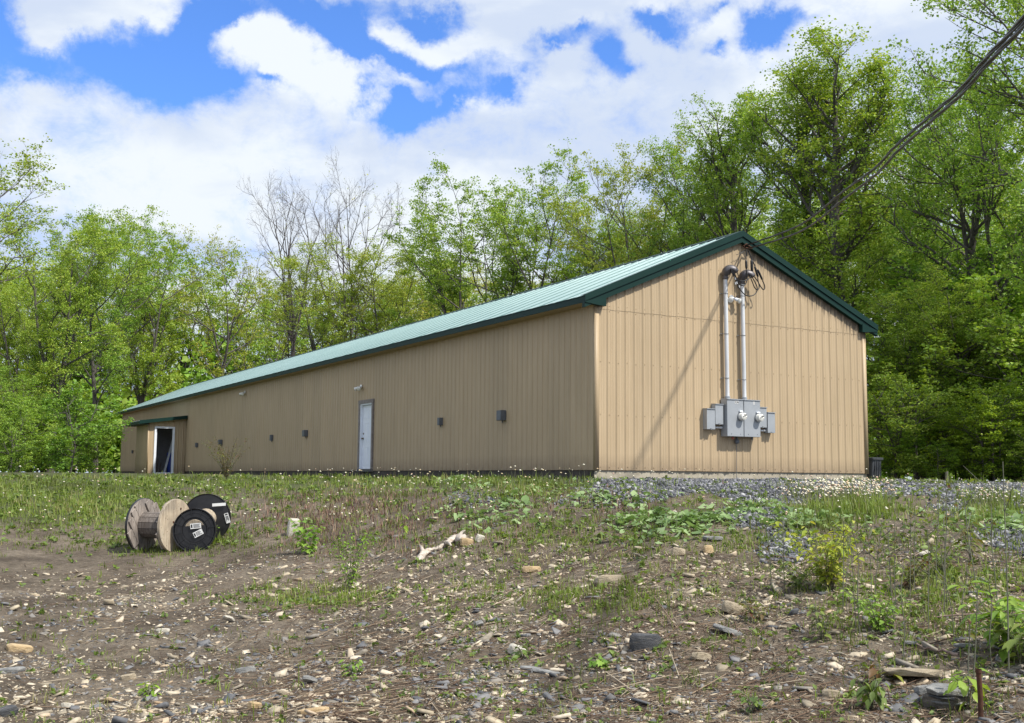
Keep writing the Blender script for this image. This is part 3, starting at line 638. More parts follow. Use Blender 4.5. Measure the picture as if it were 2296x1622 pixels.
def outlet(y, z, w, h, d, label, mat):
    t = thing('outlet_box', label, 'electrical box', (-.020, y, z), R(-90), 'grey electrical boxes along the long wall')
    bm = bmesh.new(); bx(bm, -w/2, w/2, -d, 0, -h/2, h/2); bmobj('box_body', bm, mat, t, bevel=.006)
    bm = bmesh.new(); prism(bm, [(-d-.012, -h/2+.01), (-d-.002, -h/2), (-d, h/2), (-d-.012, h/2-.006)], w*.92, 'x', -w*.46); bmobj('box_cover', bm, mat, t, bevel=.002)
    bm = bmesh.new(); lathe(bm, [(0, -h/2-.05), (.014, -h/2-.05), (.014, -h/2), (0, -h/2)], 12, Matrix.Translation((w*.2, -d*.5, 0))); bmobj('cable_gland', bm, M_DGREY, t, True)
for a in [(48.06, 1.14, .12, .17, .07, 'tiny grey outlet box at the far end beyond the lean-to', M_DGREY),
          (32.97, 1.21, .14, .20, .09, 'small grey outlet box nearest the lean-to entry', M_DGREY),
          (28.80, 1.24, .26, .22, .12, 'dark square box second from the lean-to entry', M_DGREY),
          (21.66, 1.24, .14, .22, .08, 'narrow grey outlet box midway between entry and door', M_DGREY),
          (17.81, 1.29, .24, .22, .12, 'dark square box left of the white door', M_DGREY),
          (7.18, 1.28, .13, .20, .09, 'narrow grey box between white door and the largest square box', M_DGREY),
          (3.84, 1.29, .22, .24, .13, 'largest dark square box near the barn corner', M_DGREY)]: outlet(*a)

def small_box(x0, x1, z0, z1, d, label, twin=0):
    t = thing('disconnect_box', label, 'electrical box', ((x0+x1)/2, -.021, (z0+z1)/2), 0, 'grey disconnect boxes beside the meters'); w = x1-x0; h = z1-z0
    bm = bmesh.new(); bx(bm, -w/2, w/2, -d, 0, -h/2, h/2); bmobj('box_body', bm, M_GREY, t, bevel=.004)
    bm = bmesh.new(); bx(bm, -w/2-.004, w/2+.004, -d-.012, -d-.001, -h/2+.004, h/2-.012); bmobj('front_cover', bm, M_GREY, t, bevel=.003)
    bm = bmesh.new(); prism(bm, [(-d-.03, h/2-.012), (0, h/2+.001), (0, h/2+.010), (-d-.03, h/2+.002)], w+.02, 'x', -w/2-.01); bmobj('rain_hood', bm, M_GREY, t, bevel=.001)
    bm = bmesh.new(); bx(bm, -.018, .018, -d-.024, -d-.012, -h/2-.006, -h/2+.03); bmobj('hasp', bm, M_GALV, t)
small_box(2.83, 3.05, .915, 1.37, .125, 'outer left grey disconnect box, lower of the left pair')
small_box(3.07, 3.28, 1.03, 1.48, .125, 'inner left grey disconnect box beside the cabinet marked 2A')
small_box(4.34, 4.57, 1.00, 1.46, .10, 'inner right grey disconnect box beside the cabinet marked 1')
small_box(4.60, 4.81, .885, 1.35, .11, 'outer right grey disconnect box, lowest of the four')
def nipple(x0, x1, z, label):
    t = Acc(); t.tube([(x0, -.06, z), (x1, -.06, z)], .022, 12); o = t.obj('conduit_nipple', M_PVC); tag(o, label, 'conduit', 'short conduits between boxes')
    c = Acc(); c.tube([(x1-.05 if x0 < 4 else x0, -.06, z), (x1 if x0 < 4 else x0+.05, -.06, z)], .03, 12); c.obj('coupling', M_PVC, o)
nipple(3.04, 3.32, .965, 'short white conduit under the inner left disconnect box')
nipple(4.29, 4.62, .935, 'short white conduit under the inner right disconnect box')

def text_mesh(body, size, mat, parent, loc, name='lettering', depth=.0012):
    cu = bpy.data.curves.new(name, 'FONT'); cu.body = body; cu.size = size; cu.align_x = 'CENTER'; cu.align_y = 'CENTER'; cu.extrude = depth; cu.offset = .002
    tmp = bpy.data.objects.new('tmp', cu); COL.objects.link(tmp); dg = bpy.context.evaluated_depsgraph_get(); dg.update()
    me = bpy.data.meshes.new_from_object(tmp.evaluated_get(dg)); bpy.data.objects.remove(tmp)
    o = bpy.data.objects.new(name, me); COL.objects.link(o); me.materials.clear(); me.materials.append(mat); o.parent = parent
    o.rotation_euler = (R(90), 0, 0); o.location = loc; return o
def cabinet(x0, x1, z0, z1, d, mx, mz, label, marks):
    t = thing('meter_cabinet', label, 'meter cabinet', (x0, -.021, z0), 0, 'meter cabinets on the gable'); w = x1-x0; h = z1-z0
    bm = bmesh.new(); bx(bm, 0, w, -d, 0, 0, h); bmobj('cabinet_body', bm, M_GREY, t, bevel=.005)
    bm = bmesh.new(); bx(bm, .004, w-.004, -d-.010, -d-.001, .004, h-.02); c = bmobj('cabinet_cover', bm, M_GREY, t, bevel=.004)
    bm = bmesh.new(); prism(bm, [(-d-.028, h-.02), (0, h+.001), (0, h+.012), (-d-.028, h-.004)], w+.006, 'x', -.003); bmobj('rain_lip', bm, M_GREY, t)
    Mx = Matrix.Translation((mx-x0, -d-.010, mz-z0)) @ Matrix.Rotation(R(90), 4, 'X')
    m = thing('meter', None, None); m.parent = t; m.location = (0, 0, 0)
    bm = bmesh.new(); lathe(bm, [(0, 0), (.098, 0), (.098, .022), (.094, .03), (0, .03)], 36, Mx); bmobj('meter_ring', bm, M_GALV, m, True)
    bm = bmesh.new(); lathe(bm, [(0, .03), (.086, .03), (.084, .10), (.078, .125), (.05, .14), (0, .145)], 36, Mx); bmobj('meter_glass', bm, M_GLASSY, m, True)
    bm = bmesh.new(); y = -d-.157; X = mx-x0; Z = mz-z0
    bx(bm, X-.02, X+.05, y, y+.006, Z+.022, Z+.045); bx(bm, X-.045, X-.022, y, y+.02, Z-.012, Z+.008); bx(bm, X-.008, X+.012, y, y+.01, Z-.004, Z+.012); bx(bm, X+.02, X+.052, y+.005, y+.03, Z-.03, Z-.022); bmobj('meter_display', bm, M_INK, m)
    bm = bmesh.new(); bx(bm, X-.05, X+.04, -d-.05, -d-.010, Z+.105, Z+.135); bmobj('meter_latch', bm, M_WHITE, m, bevel=.004)
    for k, (ch, cx_) in enumerate(marks):
        bm = bmesh.new(); bx(bm, cx_-.022, cx_+.022, -d-.0125, -d-.0105, h-.105, h-.04); st = bmobj('number_sticker', bm, M_PAPER, t)
        text_mesh(ch, .065, M_INK, st, (cx_, -d-.0135, h-.0725), 'sticker_character')
    for sx in (.25, .8):
        bm = bmesh.new(); lathe(bm, [(0, 0), (.010, 0), (.008, .006), (0, .006)], 10, Matrix.Translation((w*sx, -d-.010, .055)) @ Matrix.Rotation(R(90), 4, 'X')); bmobj('cover_screw', bm, M_DGREY, t)
    return t
t1 = cabinet(3.335, 3.805, .775, 1.605, .20, 3.72, 1.215, 'left grey meter cabinet marked 2A with round glass meter', [('2', .245), ('A', .305)])
t2 = cabinet(3.822, 4.295, .775, 1.605, .20, 4.22, 1.205, 'right grey meter cabinet marked 1 with round glass meter', [('1', .29)])
bm = bmesh.new(); lathe(bm, [(0, -.06), (.03, -.06), (.022, -.01), (.012, 0), (0, 0)], 12, Matrix.Translation((.23, -.12, 0))); bmobj('seal_tag', bm, M_COPPER, t1, True)
bm = bmesh.new(); lathe(bm, [(0, -.05), (.02, -.05), (.02, 0), (0, 0)], 12, Matrix.Translation((.3, -.12, 0))); bmobj('seal_tag', bm, M_DGREY, t2, True)
t = thing('ground_clamp', 'dark ground wire hub hanging below the two meter cabinets', 'ground wire', (3.76, -.05, .77))
bm = bmesh.new(); lathe(bm, [(0, -.15), (.03, -.15), (.055, -.12), (.055, -.07), (.03, -.05), (.016, 0), (0, 0)], 18); bmobj('hub', bm, M_DGREY, t, True)
a = Acc(); a.tube([(0, .01, -.14), (.004, .022, -.3), (-.002, .026, -.6), (.004, .026, -.92)], .006, 6); a.obj('wire', M_DGREY, t)

def mast(x, zt, label, zs):
    t = thing('service_mast', label, 'conduit mast', (x, -.10, 1.60), 0, 'white service masts on the gable')
    xb = x+.02
    a = Acc(); top = zt-1.60; a.tube([(.02, 0, .06), (.012, 0, 1.2), (.0, 0, top)], .047, 20); a.obj('conduit', M_PVC, t)
    bm = bmesh.new(); lathe(bm, [(0, -.0), (.056, -.0), (.056, .03), (.062, .035), (.062, .065), (.052, .07), (0, .07)], 24, Matrix.Translation((.02, 0, 0))); bmobj('hub_fitting', bm, M_GREY, t, True)
    for z in zs:
        z -= 1.60
        b = Acc(); ang = np.linspace(-.2, math.pi+.2, 14); b.tube(np.stack([.006+.051*np.cos(ang), -.051*np.sin(ang), np.full(14, z)], -1), .008, 6)
        b.tube([(-.045, .0, z), (-.05, .07, z)], .008, 6); b.tube([(-.05, .075, z), (-.10, .078, z)], .010, 6); b.obj('strap', M_GALV, t)
    # weatherhead: collar and a hood swept out and down
    bm = bmesh.new(); lathe(bm, [(0, top-.07), (.062, top-.07), (.066, top-.06), (.066, top-.01), (.055, top), (0, top)], 24); bmobj('collar', bm, M_ALU, t, True)
    P = spline([(0, 0, top-.01), (.0, -.01, top+.06), (.03, -.045, top+.12), (.085, -.085, top+.145), (.145, -.125, top+.125), (.185, -.155, top+.075)], 16)
    rad = [.058, .068, .080, .092, .102, .110, .115, .117, .117, .115, .112, .107, .101, .094, .085, .072]
    V, F = tube_arrays(P, rad, 22); V = V.reshape(16, 22, 3)
    C = P[:, None, :]; low = np.clip((C-V)[:, :, 2:3]/.09, 0, 1); fr = np.linspace(0, 1, 16)[:, None, None]
    V[:, :, 2:3] += low*.085*fr          # flattened underside
    V = V.reshape(-1, 3); n = len(V); V = np.vstack([V, P[-1]+np.array([-.01, .01, .03])]); base = 15*22
    F = [list(map(int, f)) for f in F]+[[base+j, base+(j+1) % 22, n] for j in range(22)]
    meshobj('weatherhead', V, F, M_ALU, t, None, True)
    return t
mast(3.44, 4.36, 'taller white conduit mast with dark weatherhead on the left', (3.97, 3.06, 2.07))
mast(3.93, 4.30, 'white conduit mast on the right, behind looped cables', (3.96, 3.06, 2.06))

# overhead service cables: two twisted bundles from the gable hook, over the viewer's right
def at_depth(px, py, dep): return CAM+((px-1148)*Rr+(811-py)*Uu+FPX*Fv)/FPX*dep
def service(pts, label, r, ph):
    t = thing('service_cable', label, 'power cable', (0, 0, 0), 0, 'twisted overhead service cables')
    C = spline(pts, 360); seg = np.linalg.norm(np.diff(C, axis=0), axis=1); s = np.concatenate([[0], np.cumsum(seg)])
    T = np.gradient(C, axis=0); T /= np.linalg.norm(T, axis=1)[:, None]; A = np.cross(T, [0, 0, 1.]); A /= np.linalg.norm(A, axis=1)[:, None]; Bn = np.cross(T, A)
    for k in range(3):
        a = s*2*math.pi/2.6+ph+k*2*math.pi/3; P = C+r*1.12*(np.cos(a)[:, None]*A+np.sin(a)[:, None]*Bn)
        q = Acc(); q.tube(P, r, 8); q.obj('strand', M_CABLE if k else M_CABLE2, t)
    return t
M_CABLE2 = mat_noise('bare_neutral_strand', (.015, .015, .016), (.05, .05, .053), 60, .4, .6, .001)
HOOK = np.array([4.05, -.10, 5.13])
Pa = [HOOK, at_depth(1791, 506, 21.7), at_depth(1889, 431, 18.0), at_depth(1963, 376, 15.5), at_depth(2006, 330, 14.1), at_depth(2095, 252, 11.6), at_depth(2150, 204, 10.2), at_depth(2212, 130, 8.8), at_depth(2296, 38, 7.3)]
d_ = Pa[-1]-Pa[-2]; Pa += [Pa[-1]+d_*1.2+np.array([0, 0, .1]), Pa[-1]+d_*3.2+np.array([0, 0, .5]), Pa[-1]+d_*6.5+np.array([0, 0, 1.6])]
Pb = [HOOK+np.array([.02, -.04, -.08]), at_depth(1795, 519, 21.5), at_depth(1893, 446, 17.8), at_depth(1968, 388, 15.3), at_depth(2011, 341, 13.9), at_depth(2100, 261, 11.5), at_depth(2156, 211, 10.1), at_depth(2218, 139, 8.7), at_depth(2303, 48, 7.25)]
d_ = Pb[-1]-Pb[-2]; Pb += [Pb[-1]+d_*1.2+np.array([0, 0, .1]), Pb[-1]+d_*3.2+np.array([0, 0, .5]), Pb[-1]+d_*6.5+np.array([0, 0, 1.6])]
service(Pa, 'upper black twisted power cable running from the gable peak to the upper right', .0090, .3)
service(Pb, 'lower black twisted power cable running from the gable peak to the upper right', .0090, 1.6)
def loops():
    t = thing('drip_loop_wiring', 'tangle of black drip loops and splices hanging below the gable peak', 'wiring', (4.0, -.2, 4.6))
    o = np.array([4.0, -.2, 4.6])
    # q(a,b): point in a vertical plane in front of the gable, from measured sight lines
    def q(cx, cy, y=-.28):
        px, py = (1900+cx/8.109)*.825, (650+cy/8.109)*.825
        d = (px-1148)*Rr+(811-py)*Uu+FPX*Fv; s = (y-CAM[1])/d[1]; return CAM+s*d-o
    def wire(pts, r=.0125, mat=M_CABLE, y=-.28, name='drip_loop'):
        P = [q(a, b, y+(c if len(z) else 0)) if False else q(a, b, y) for (a, b, *z) in pts for c in [0]]
        A_ = Acc(); A_.tube(spline(P, 12*len(P)), r, 7); A_.obj(name, mat, t)
    wire([(1060, 235), (1040, 330), (1035, 460)]); wire([(1080, 260), (1130, 370), (1155, 460)]); wire([(1095, 250), (1150, 420), (1235, 600)])
    wire([(1050, 240), (960, 290), (905, 335), (870, 470), (830, 640)], .007, M_CABLE2)
    wire([(1000, 250), (930, 300), (880, 330), (815, 350)], .006, M_CABLE2, -.12, 'guy_wire')
    wire([(1040, 690), (1060, 850), (1040, 960), (980, 1030), (900, 1000), (840, 900), (780, 800), (690, 680)])
    wire([(1165, 740), (1110, 860), (1020, 920), (900, 920), (830, 870), (760, 740), (690, 660)])
    wire([(1090, 740), (1170, 940), (1230, 1080), (1290, 1120), (1325, 1050), (1300, 920), (1290, 840)])
    wire([(1120, 720), (1230, 850), (1290, 930), (1340, 1020), (1410, 1115), (1447, 1080), (1430, 990), (1390, 910)])
    wire([(1110, 740), (1220, 930), (1280, 1070), (1260, 1180), (1170, 1250), (1040, 1245), (950, 1170), (870, 1060), (800, 900), (700, 690)])
    wire([(740, 700), (810, 820), (850, 1000), (860, 1080)], .011)
    wire([(1120, 735), (1180, 720), (1165, 640)]); wire([(1060, 740), (1045, 700), (1040, 660)])
    for (a, b, c, d, r) in [(1035, 460, 1042, 660, .028), (1155, 460, 1165, 700, .03), (1225, 600, 1300, 840, .026), (1290, 670, 1395, 905, .024)]:
        P = [q(a, b)+(q(c, d)-q(a, b))*s for s in (0, .08, .3, .7, .92, 1)]
        A_ = Acc(); A_.tube(P, [r*.4, r*.9, r, r, r*.9, r*.4], 12); A_.obj('splice_sleeve', M_CABLE, t)
    for (a, b) in [(790, 870), (825, 965), (795, 980), (880, 1045)]:
        A_ = Acc(); A_.tube([q(a, b-25, -.31), q(a+12, b+25, -.31)], .013, 8); A_.obj('cable_clip', M_PVC, t)
    # dead-end clevis and screw hook at the gable
    A_ = Acc(); A_.tube([HOOK-o+np.array([0, .12, .0]), HOOK-o], .012, 8); A_.tube(spline([HOOK-o+np.array(v) for v in [(-.06, 0, -.02), (0, -.03, .03), (.07, -.02, 0), (.14, -.06, -.05), (.05, -.05, -.07), (-.05, 0, -.04)]], 30), .016, 8); A_.obj('dead_end_clamp', M_RUST, t)
loops()

# low rubber bin past the right corner
def bin_():
    x, y, _ = bearing(1949, 29.9); z = -.15
    t = thing('bin', 'low dark grey lidless bin behind the right barn corner', 'bin', (x, y, z), .2)
    bm = bmesh.new()
    def ring(w, zz, r=.06):
        vs = []
        for cx_, cy_, a0 in ((w-r, w-r, 0), (-w+r, w-r, 90), (-w+r, -w+r, 180), (w-r, -w+r, 270)):
            for k in range(4): a = R(a0+k*30); vs.append(bm.verts.new((cx_+r*math.cos(a), cy_+r*math.sin(a), zz)))
        return vs
    prof = [(.17, 0), (.225, .50), (.225, .505), (.255, .505), (.262, .53), (.26, .565), (.225, .57), (.16, .03)]
    rs = [ring(w, z_) for w, z_ in prof]
    for a, b in zip(rs, rs[1:]):
        for i in range(16): bm.faces.new([a[i], a[(i+1) % 16], b[(i+1) % 16], b[i]])
    bm.faces.new(rs[0][::-1]); bm.faces.new(rs[-1]); bmobj('bin_body', bm, M_BIN, t, True)
    bm = bmesh.new()
    for s in (-.12, -.04, .04, .12): bx(bm, s-.012, s+.012, -.236, -.21, .06, .49)
    bmobj('bin_ribs', bm, M_BIN, t)
    bm = bmesh.new(); bx(bm, .258, .30, -.07, .07, .47, .50); bx(bm, .258, .30, -.07, -.055, .50, .55); bx(bm, .258, .30, .055, .07, .50, .55); bmobj('bin_handle', bm, M_BIN, t, bevel=.004)
bin_()

# ------------------------------------------------------------ trees
def leaf_cloud(C, size, rng, droop=.22, fold=.25, up=1.0, aspect=.85):
    """kite leaves (2 triangles each) at centres C; size (n,)"""
    n = len(C); az = rng.uniform(0, 2*math.pi, n); tilt = rng.normal(-droop, .55, n)
    d = np.stack([np.cos(az)*np.cos(tilt), np.sin(az)*np.cos(tilt), np.sin(tilt)], -1)
    u = np.stack([rng.normal(0, .55, n), rng.normal(0, .55, n), np.full(n, 1.0)], -1)*up+rng.normal(0, .35, (n, 3))
    s = np.cross(d, u); s /= np.linalg.norm(s, axis=1)[:, None]+1e-9; nn = np.cross(s, d)
    L = size[:, None]; Wd = L*aspect*.5
    b = C-d*L*.5; tip = C+d*L*.5-nn*L*.12; l = C+s*Wd+nn*L*fold*.4-d*L*.05; r = C-s*Wd+nn*L*fold*.4-d*L*.05
    V = np.stack([b, r, tip, l], 1).reshape(-1, 3)
    i = np.arange(n)[:, None]*4; F = np.concatenate([i+[0, 1, 2], i+[0, 2, 3]], 1).reshape(-1, 3)
    a = np.repeat(rng.uniform(0, 1, n), 4)
    return V, F, a
def grow(rng, H, trunk_r=.16, fork=.35, leaders=3, lead_ang=18, limbs=16, crown0=.3, limb_len=.33, limb_ang=50, sub=8, twig=6, leaves=24, lsize=.12, lean=.03, bare=False, up=.5, drop=0., top_round=.5, lowleaf=True, spread=.27, lead_r=.62):
    """a tapered stem that forks into leaders, limbs, branches and twigs; returns wood and leaf centres"""
    wood = Acc(); LC = []; LS = []
    def path(p, d, L, n, wob, upf):
        P = [np.array(p, float)]; d = np.array(d, float); d /= np.linalg.norm(d)
        for i in range(n):
            d = d+rng.normal(0, wob, 3)+np.array([0, 0, upf/n]); d /= np.linalg.norm(d); P.append(P[-1]+d*L/n)
        return np.array(P)
    def perp(d, ang, az):
        a = np.cross(d, [0.12, .2, 1.]) if abs(d[2]) < .95 else np.cross(d, [1., 0.1, 0]); a /= np.linalg.norm(a); b = np.cross(d, a)
        return d*math.cos(ang)+(a*math.cos(az)+b*math.sin(az))*math.sin(ang)
    def at(P, t):
        q = t*(len(P)-1); i = min(int(q), len(P)-2); f = q-i; v = P[i+1]-P[i]; return P[i]*(1-f)+P[i+1]*f, v/np.linalg.norm(v)
    leadP = []
    base = path((0, 0, -.3), (rng.normal(0, lean), rng.normal(0, lean), 1), H*fork+.3, 8, .03, .1)
    wood.tube(base, np.linspace(trunk_r*1.25, trunk_r*.85, 9)*np.array([1.25]+[1]*8), 10)
    a0 = rng.uniform(0, 6.28)
    for k in range(leaders):
        ang = R(lead_ang)*rng.uniform(.5, 1.3)*(1 if k or leaders > 2 else .2)
        d0 = perp(np.array([0, 0, 1.]), ang, a0+k*2*math.pi/leaders+rng.uniform(-.5, .5))
        L = H*(1-fork)*rng.uniform(.86, 1.06)/math.cos(ang*.6)
        P = path(base[-1], d0, L, 12, .05, .5); r0 = trunk_r*(.85 if leaders == 1 else lead_r)
        rr = r0*(1-np.linspace(0, 1, 13))**.85+.012; wood.tube(P, rr, 8); leadP.append((P, rr))
    for k in range(limbs):
        t = ((k+rng.uniform(0, 1))/limbs)
        P, rr = leadP[k % len(leadP)]
        h = crown0+(1-crown0)*t**.9
        if h < fork: p, dd = at(base, min(h/fork, .98)); r_ = trunk_r*.5
        else:
            q = (h-fork)/(1-fork)*.97; p, dd = at(P, q); r_ = np.interp(q, np.linspace(0, 1, 13), rr)*.7
        prof = (1-abs((h-crown0)/(1-crown0)-.35)**2*1.3*top_round)*(.55+.45*math.sin(math.pi*min(1, (1-h)/(1-crown0)+.22)))
        L = H*limb_len*max(prof, .18)*rng.uniform(.75, 1.2)
        d = perp(dd, R(limb_ang)*rng.uniform(.75, 1.25), rng.uniform(0, 6.28)); d = d+np.array([0, 0, -drop])
        r1 = max(min(r_, .022+.016*L), .014)
        B = path(p, d, L, 8, .09, up); wood.tube(B, r1*(1-np.linspace(0, 1, 9))**.8+.006, 6)
        for j in range(sub):
            tj = .22+.78*(j+rng.uniform(0, 1))/sub; q, dq = at(B, min(tj, .99)); Lj = L*rng.uniform(.25, .5)*(1.1-.5*tj)+.25
            Bj = path(q, perp(dq, R(42)*rng.uniform(.6, 1.4), rng.uniform(0, 6.28)), Lj, 5, .12, up*.7); wood.tube(Bj, r1*.38*(1-np.linspace(0, 1, 6))+.0045, 4)
            for m in range(twig):
                tm = .2+.8*(m+rng.uniform(0, 1))/twig; q2, dq2 = at(Bj, min(tm, .99)); Lm = rng.uniform(.3, .75)*(H/16)**.5
                Bm = path(q2, perp(dq2, R(45)*rng.uniform(.5, 1.4), rng.uniform(0, 6.28)), Lm, 3, .15, .3); wood.tube(Bm, np.linspace(.006, .0028, 4), 3)
                if bare:
                    for z in range(bare if isinstance(bare, int) else 2):
                        q3, dq3 = at(Bm, rng.uniform(.2, .95)); wood.tube(path(q3, perp(dq3, R(38)*rng.uniform(.5, 1.4), rng.uniform(0, 6.28)), Lm*.7, 2, .12, .3), np.linspace(.004, .002, 3), 3)
                nl = int(leaves*rng.uniform(.3, 1.6)) if leaves >= 1 else (1 if rng.uniform() < leaves else 0)
                if nl:
                    c = Bm[-1]*.7+Bm[1]*.3; LC.append(c+rng.normal(0, 1, (nl, 3))*np.array([spread, spread, spread*.5])*(Lm+.1)); LS.append(rng.uniform(.65, 1.25, nl)*lsize)
    return wood, (np.vstack(LC) if LC else np.zeros((0, 3))), (np.concatenate(LS) if LS else np.zeros(0))
def tree_proto(seed, leafmat, bark=None, fine=True, **kw):
    rng = np.random.default_rng(seed); wood, LC, LS = grow(rng, **kw)
    t = thing('broadleaf_tree', None, None); t['H'] = 1.0; del t['H']
    w = wood.obj('trunk', bark or M_BARK, t)
    if len(LC):
        V, F, a = leaf_cloud(LC, LS, rng); meshobj('crown', V, F, leafmat, t, {'rnd': a})
    t['proto'] = 1; return t
HT = {}
PROTO = {}
def P_(name, *a, **k):
    t = PROTO[name] = tree_proto(*a, **k); z = np.concatenate([np.array([v.co.z for v in c.data.vertices][::7]) for c in t.children]); HT[name] = float(np.percentile(z, 99.2)); return t
_used = set()
def plant(kind, x, y, h, label, cat='tree', group=None, rot=None, wide=1.0, name='broadleaf_tree', z=None):
    src = PROTO[kind]
    if kind in _used:
        t = src.copy(); COL.objects.link(t)
        for ch in list(src.children):
            if ch.name not in COL.objects: continue
            c = ch.copy(); COL.objects.link(c); c.parent = t
    else: t = src; _used.add(kind)
    for k in list(t.keys()): del t[k]
    t.name = name; z = float(terr(x, y)) if z is None else z
    s = h/HT[kind]; t.location = (x, y, z-.02); t.scale = (s*wide, s*wide, s); t.rotation_euler = (0, 0, random.uniform(0, 6.28) if rot is None else rot)
    tag(t, label, cat, group); return t
def by(kind, px, r, ytop, *a, **k):
    x, y, z = bearing(px, r); v = px
    dpt = r*math.cos(math.atan((px-1148)/FPX)); zt = CAM[2]+dpt*((1071-ytop)/FPX)*1.0
    # exact elevation of the sight line at this distance
    d = (px-1148)*Rr+(811-ytop)*Uu+FPX*Fv; zt = CAM[2]+r*d[2]/np.linalg.norm(d[:2])
    return plant(kind, x, y, zt-z, *a, **k)
P_('mapleA', 101, M_LEAF, H=16, trunk_r=.19, fork=.30, leaders=3, lead_ang=20, limbs=30, crown0=.24, limb_len=.35, sub=8, twig=6, leaves=27, lsize=.118)
P_('mapleB', 102, M_LEAF, H=16, trunk_r=.17, fork=.42, leaders=2, lead_ang=24, limbs=28, crown0=.30, limb_len=.36, sub=8, twig=6, leaves=23, lsize=.118)
P_('mapleY', 103, M_LEAF_Y, H=16, trunk_r=.18, fork=.35, leaders=4, lead_ang=24, limbs=30, crown0=.30, limb_len=.34, sub=8, twig=6, leaves=22, lsize=.112)
P_('openA', 104, M_LEAF_Y, H=16, trunk_r=.17, fork=.5, leaders=3, lead_ang=22, limbs=20, crown0=.32, limb_len=.34, sub=8, twig=5, leaves=12, lsize=.125, limb_ang=58)
P_('tallA', 105, M_LEAF, H=18, trunk_r=.17, fork=.85, leaders=1, lead_ang=5, limbs=44, crown0=.25, limb_len=.22, limb_ang=55, sub=8, twig=5, leaves=24, lsize=.108, up=.8)
P_('tallB', 106, M_LEAF, H=18, trunk_r=.18, fork=.55, leaders=2, lead_ang=14, limbs=40, crown0=.18, limb_len=.25, limb_ang=60, sub=8, twig=6, leaves=23, lsize=.11)
P_('bareA', 207, M_LEAF_Y, bark=M_BARK_PALE, H=18, trunk_r=.19, fork=.50, leaders=4, lead_ang=24, lead_r=.42, limbs=26, crown0=.46, limb_len=.25, limb_ang=34, sub=7, twig=4, leaves=0, bare=3, up=.7)
P_('bareB', 208, M_LEAF_Y, bark=M_BARK_PALE, H=18, trunk_r=.20, fork=.44, leaders=5, lead_ang=34, lead_r=.38, limbs=34, crown0=.40, limb_len=.27, limb_ang=46, sub=7, twig=4, leaves=.3, bare=3, up=.55, lsize=.12)
P_('sapA', 109, M_LEAF_D, H=6, trunk_r=.05, fork=.5, leaders=2, lead_ang=14, limbs=22, crown0=.03, limb_len=.38, limb_ang=65, sub=6, twig=4, leaves=18, lsize=.12, up=.3)
P_('sapB', 110, M_LEAF, H=6, trunk_r=.045, fork=.3, leaders=3, lead_ang=22, limbs=22, crown0=.05, limb_len=.38, limb_ang=62, sub=6, twig=4, leaves=15, lsize=.115, up=.3)
P_('sapC', 111, M_LEAF_B, H=4, trunk_r=.035, fork=.35, leaders=3, lead_ang=18, limbs=22, crown0=.04, limb_len=.36, limb_ang=66, sub=6, twig=4, leaves=12, lsize=.12, up=.15, spread=.28)
P_('branchy', 112, M_LEAF, H=17, trunk_r=.20, fork=.6, leaders=2, lead_ang=18, limbs=36, crown0=.2, limb_len=.36, limb_ang=66, sub=9, twig=6, leaves=15, lsize=.12, up=.35)
P_('farleaf', 113, M_LEAF, H=15, trunk_r=.16, fork=.4, leaders=3, lead_ang=22, limbs=26, crown0=.12, limb_len=.34, sub=6, twig=5, leaves=13, lsize=.18)

# skyline trees, left to right
SK = [
 ('openA', -50, 50, 318, 'tall open-crowned maple cut by the left edge of the view', 2.2, 1.25),
 ('mapleA', 120, 62, 455, 'broad leafy maple with a dark straight trunk left of the barn', 1, 1.0),
 ('mapleB', 222, 70, 492, 'round maple standing behind the broad left maple', 2, .9),
 ('mapleA', 325, 76, 492, 'spreading maple with a fan of limbs above the far barn end', 3, 1.0),
 ('openA', 488, 86, 520, 'thin open maple showing its forked trunk above the far roof', 4, .85),
 ('bareA', 655, 78, 425, 'leafless grey tree, the left one of the bare pair', 5, .95),
 ('bareB', 792, 74, 385, 'nearly leafless tree with a few leaves, right one of the bare pair', .6, .92),
 ('mapleY', 722, 70, 560, 'low yellow-green tree between the two bare trees', 1.4, 1.1),
 ('mapleY', 855, 70, 556, 'yellow-green tree just right of the bare pair', 2.2, 1.1),
 ('mapleY', 985, 84, 590, 'short yellow-green tree in the dip of the skyline', 3.3, 1.0),
 ('mapleA', 1045, 64, 428, 'round bushy maple left of the twin crowns above the roof', 4.4, 1.0),
 ('mapleA', 1180, 60, 402, 'full maple with the highest crown above the middle of the roof', 5.1, 1.0),
 ('mapleY', 1330, 60, 468, 'yellowish maple behind the upper roof slope', .3, .9),
 ('mapleY', 1430, 52, 352, 'yellow-green maple stepping up left of the roof peak', 1.9, .85),
 ('tallB', 1530, 50, 292, 'leafy tree with a pointed top left of the roof peak', 2.7, .85),
 ('tallA', 1640, 48, 240, 'slender tree directly behind the roof peak', 3.6, 1.0),
 ('tallA', 1778, 44, 168, 'tall tree with a thin dark trunk rising behind the power cables', 4.9, 1.1),
 ('tallA', 1928, 41, 88, 'tallest tree, its top standing clear against the cloud', .9, 1.25),
 ('tallB', 2065, 46, 176, 'leafy tree between the tallest tree and the right edge trees', 2.0, 1.0),
 ('branchy', 2170, 40, 190, 'wide tree with slanting dark limbs right of the barn', 3.9, 1.0),
 ('branchy', 2425, 33, -150, 'near tree reaching in from the right edge over the cables', 2.6, .95),
 ('mapleB', 2290, 40, 150, 'maple filling the upper right behind the near edge tree', 1.1, 1.0)]
for (k, px, r, yt, lab, rot, wd) in SK: by(k, px, r, yt, lab, 'tree', 'trees on the skyline behind the barn', rot=rot, wide=wd)
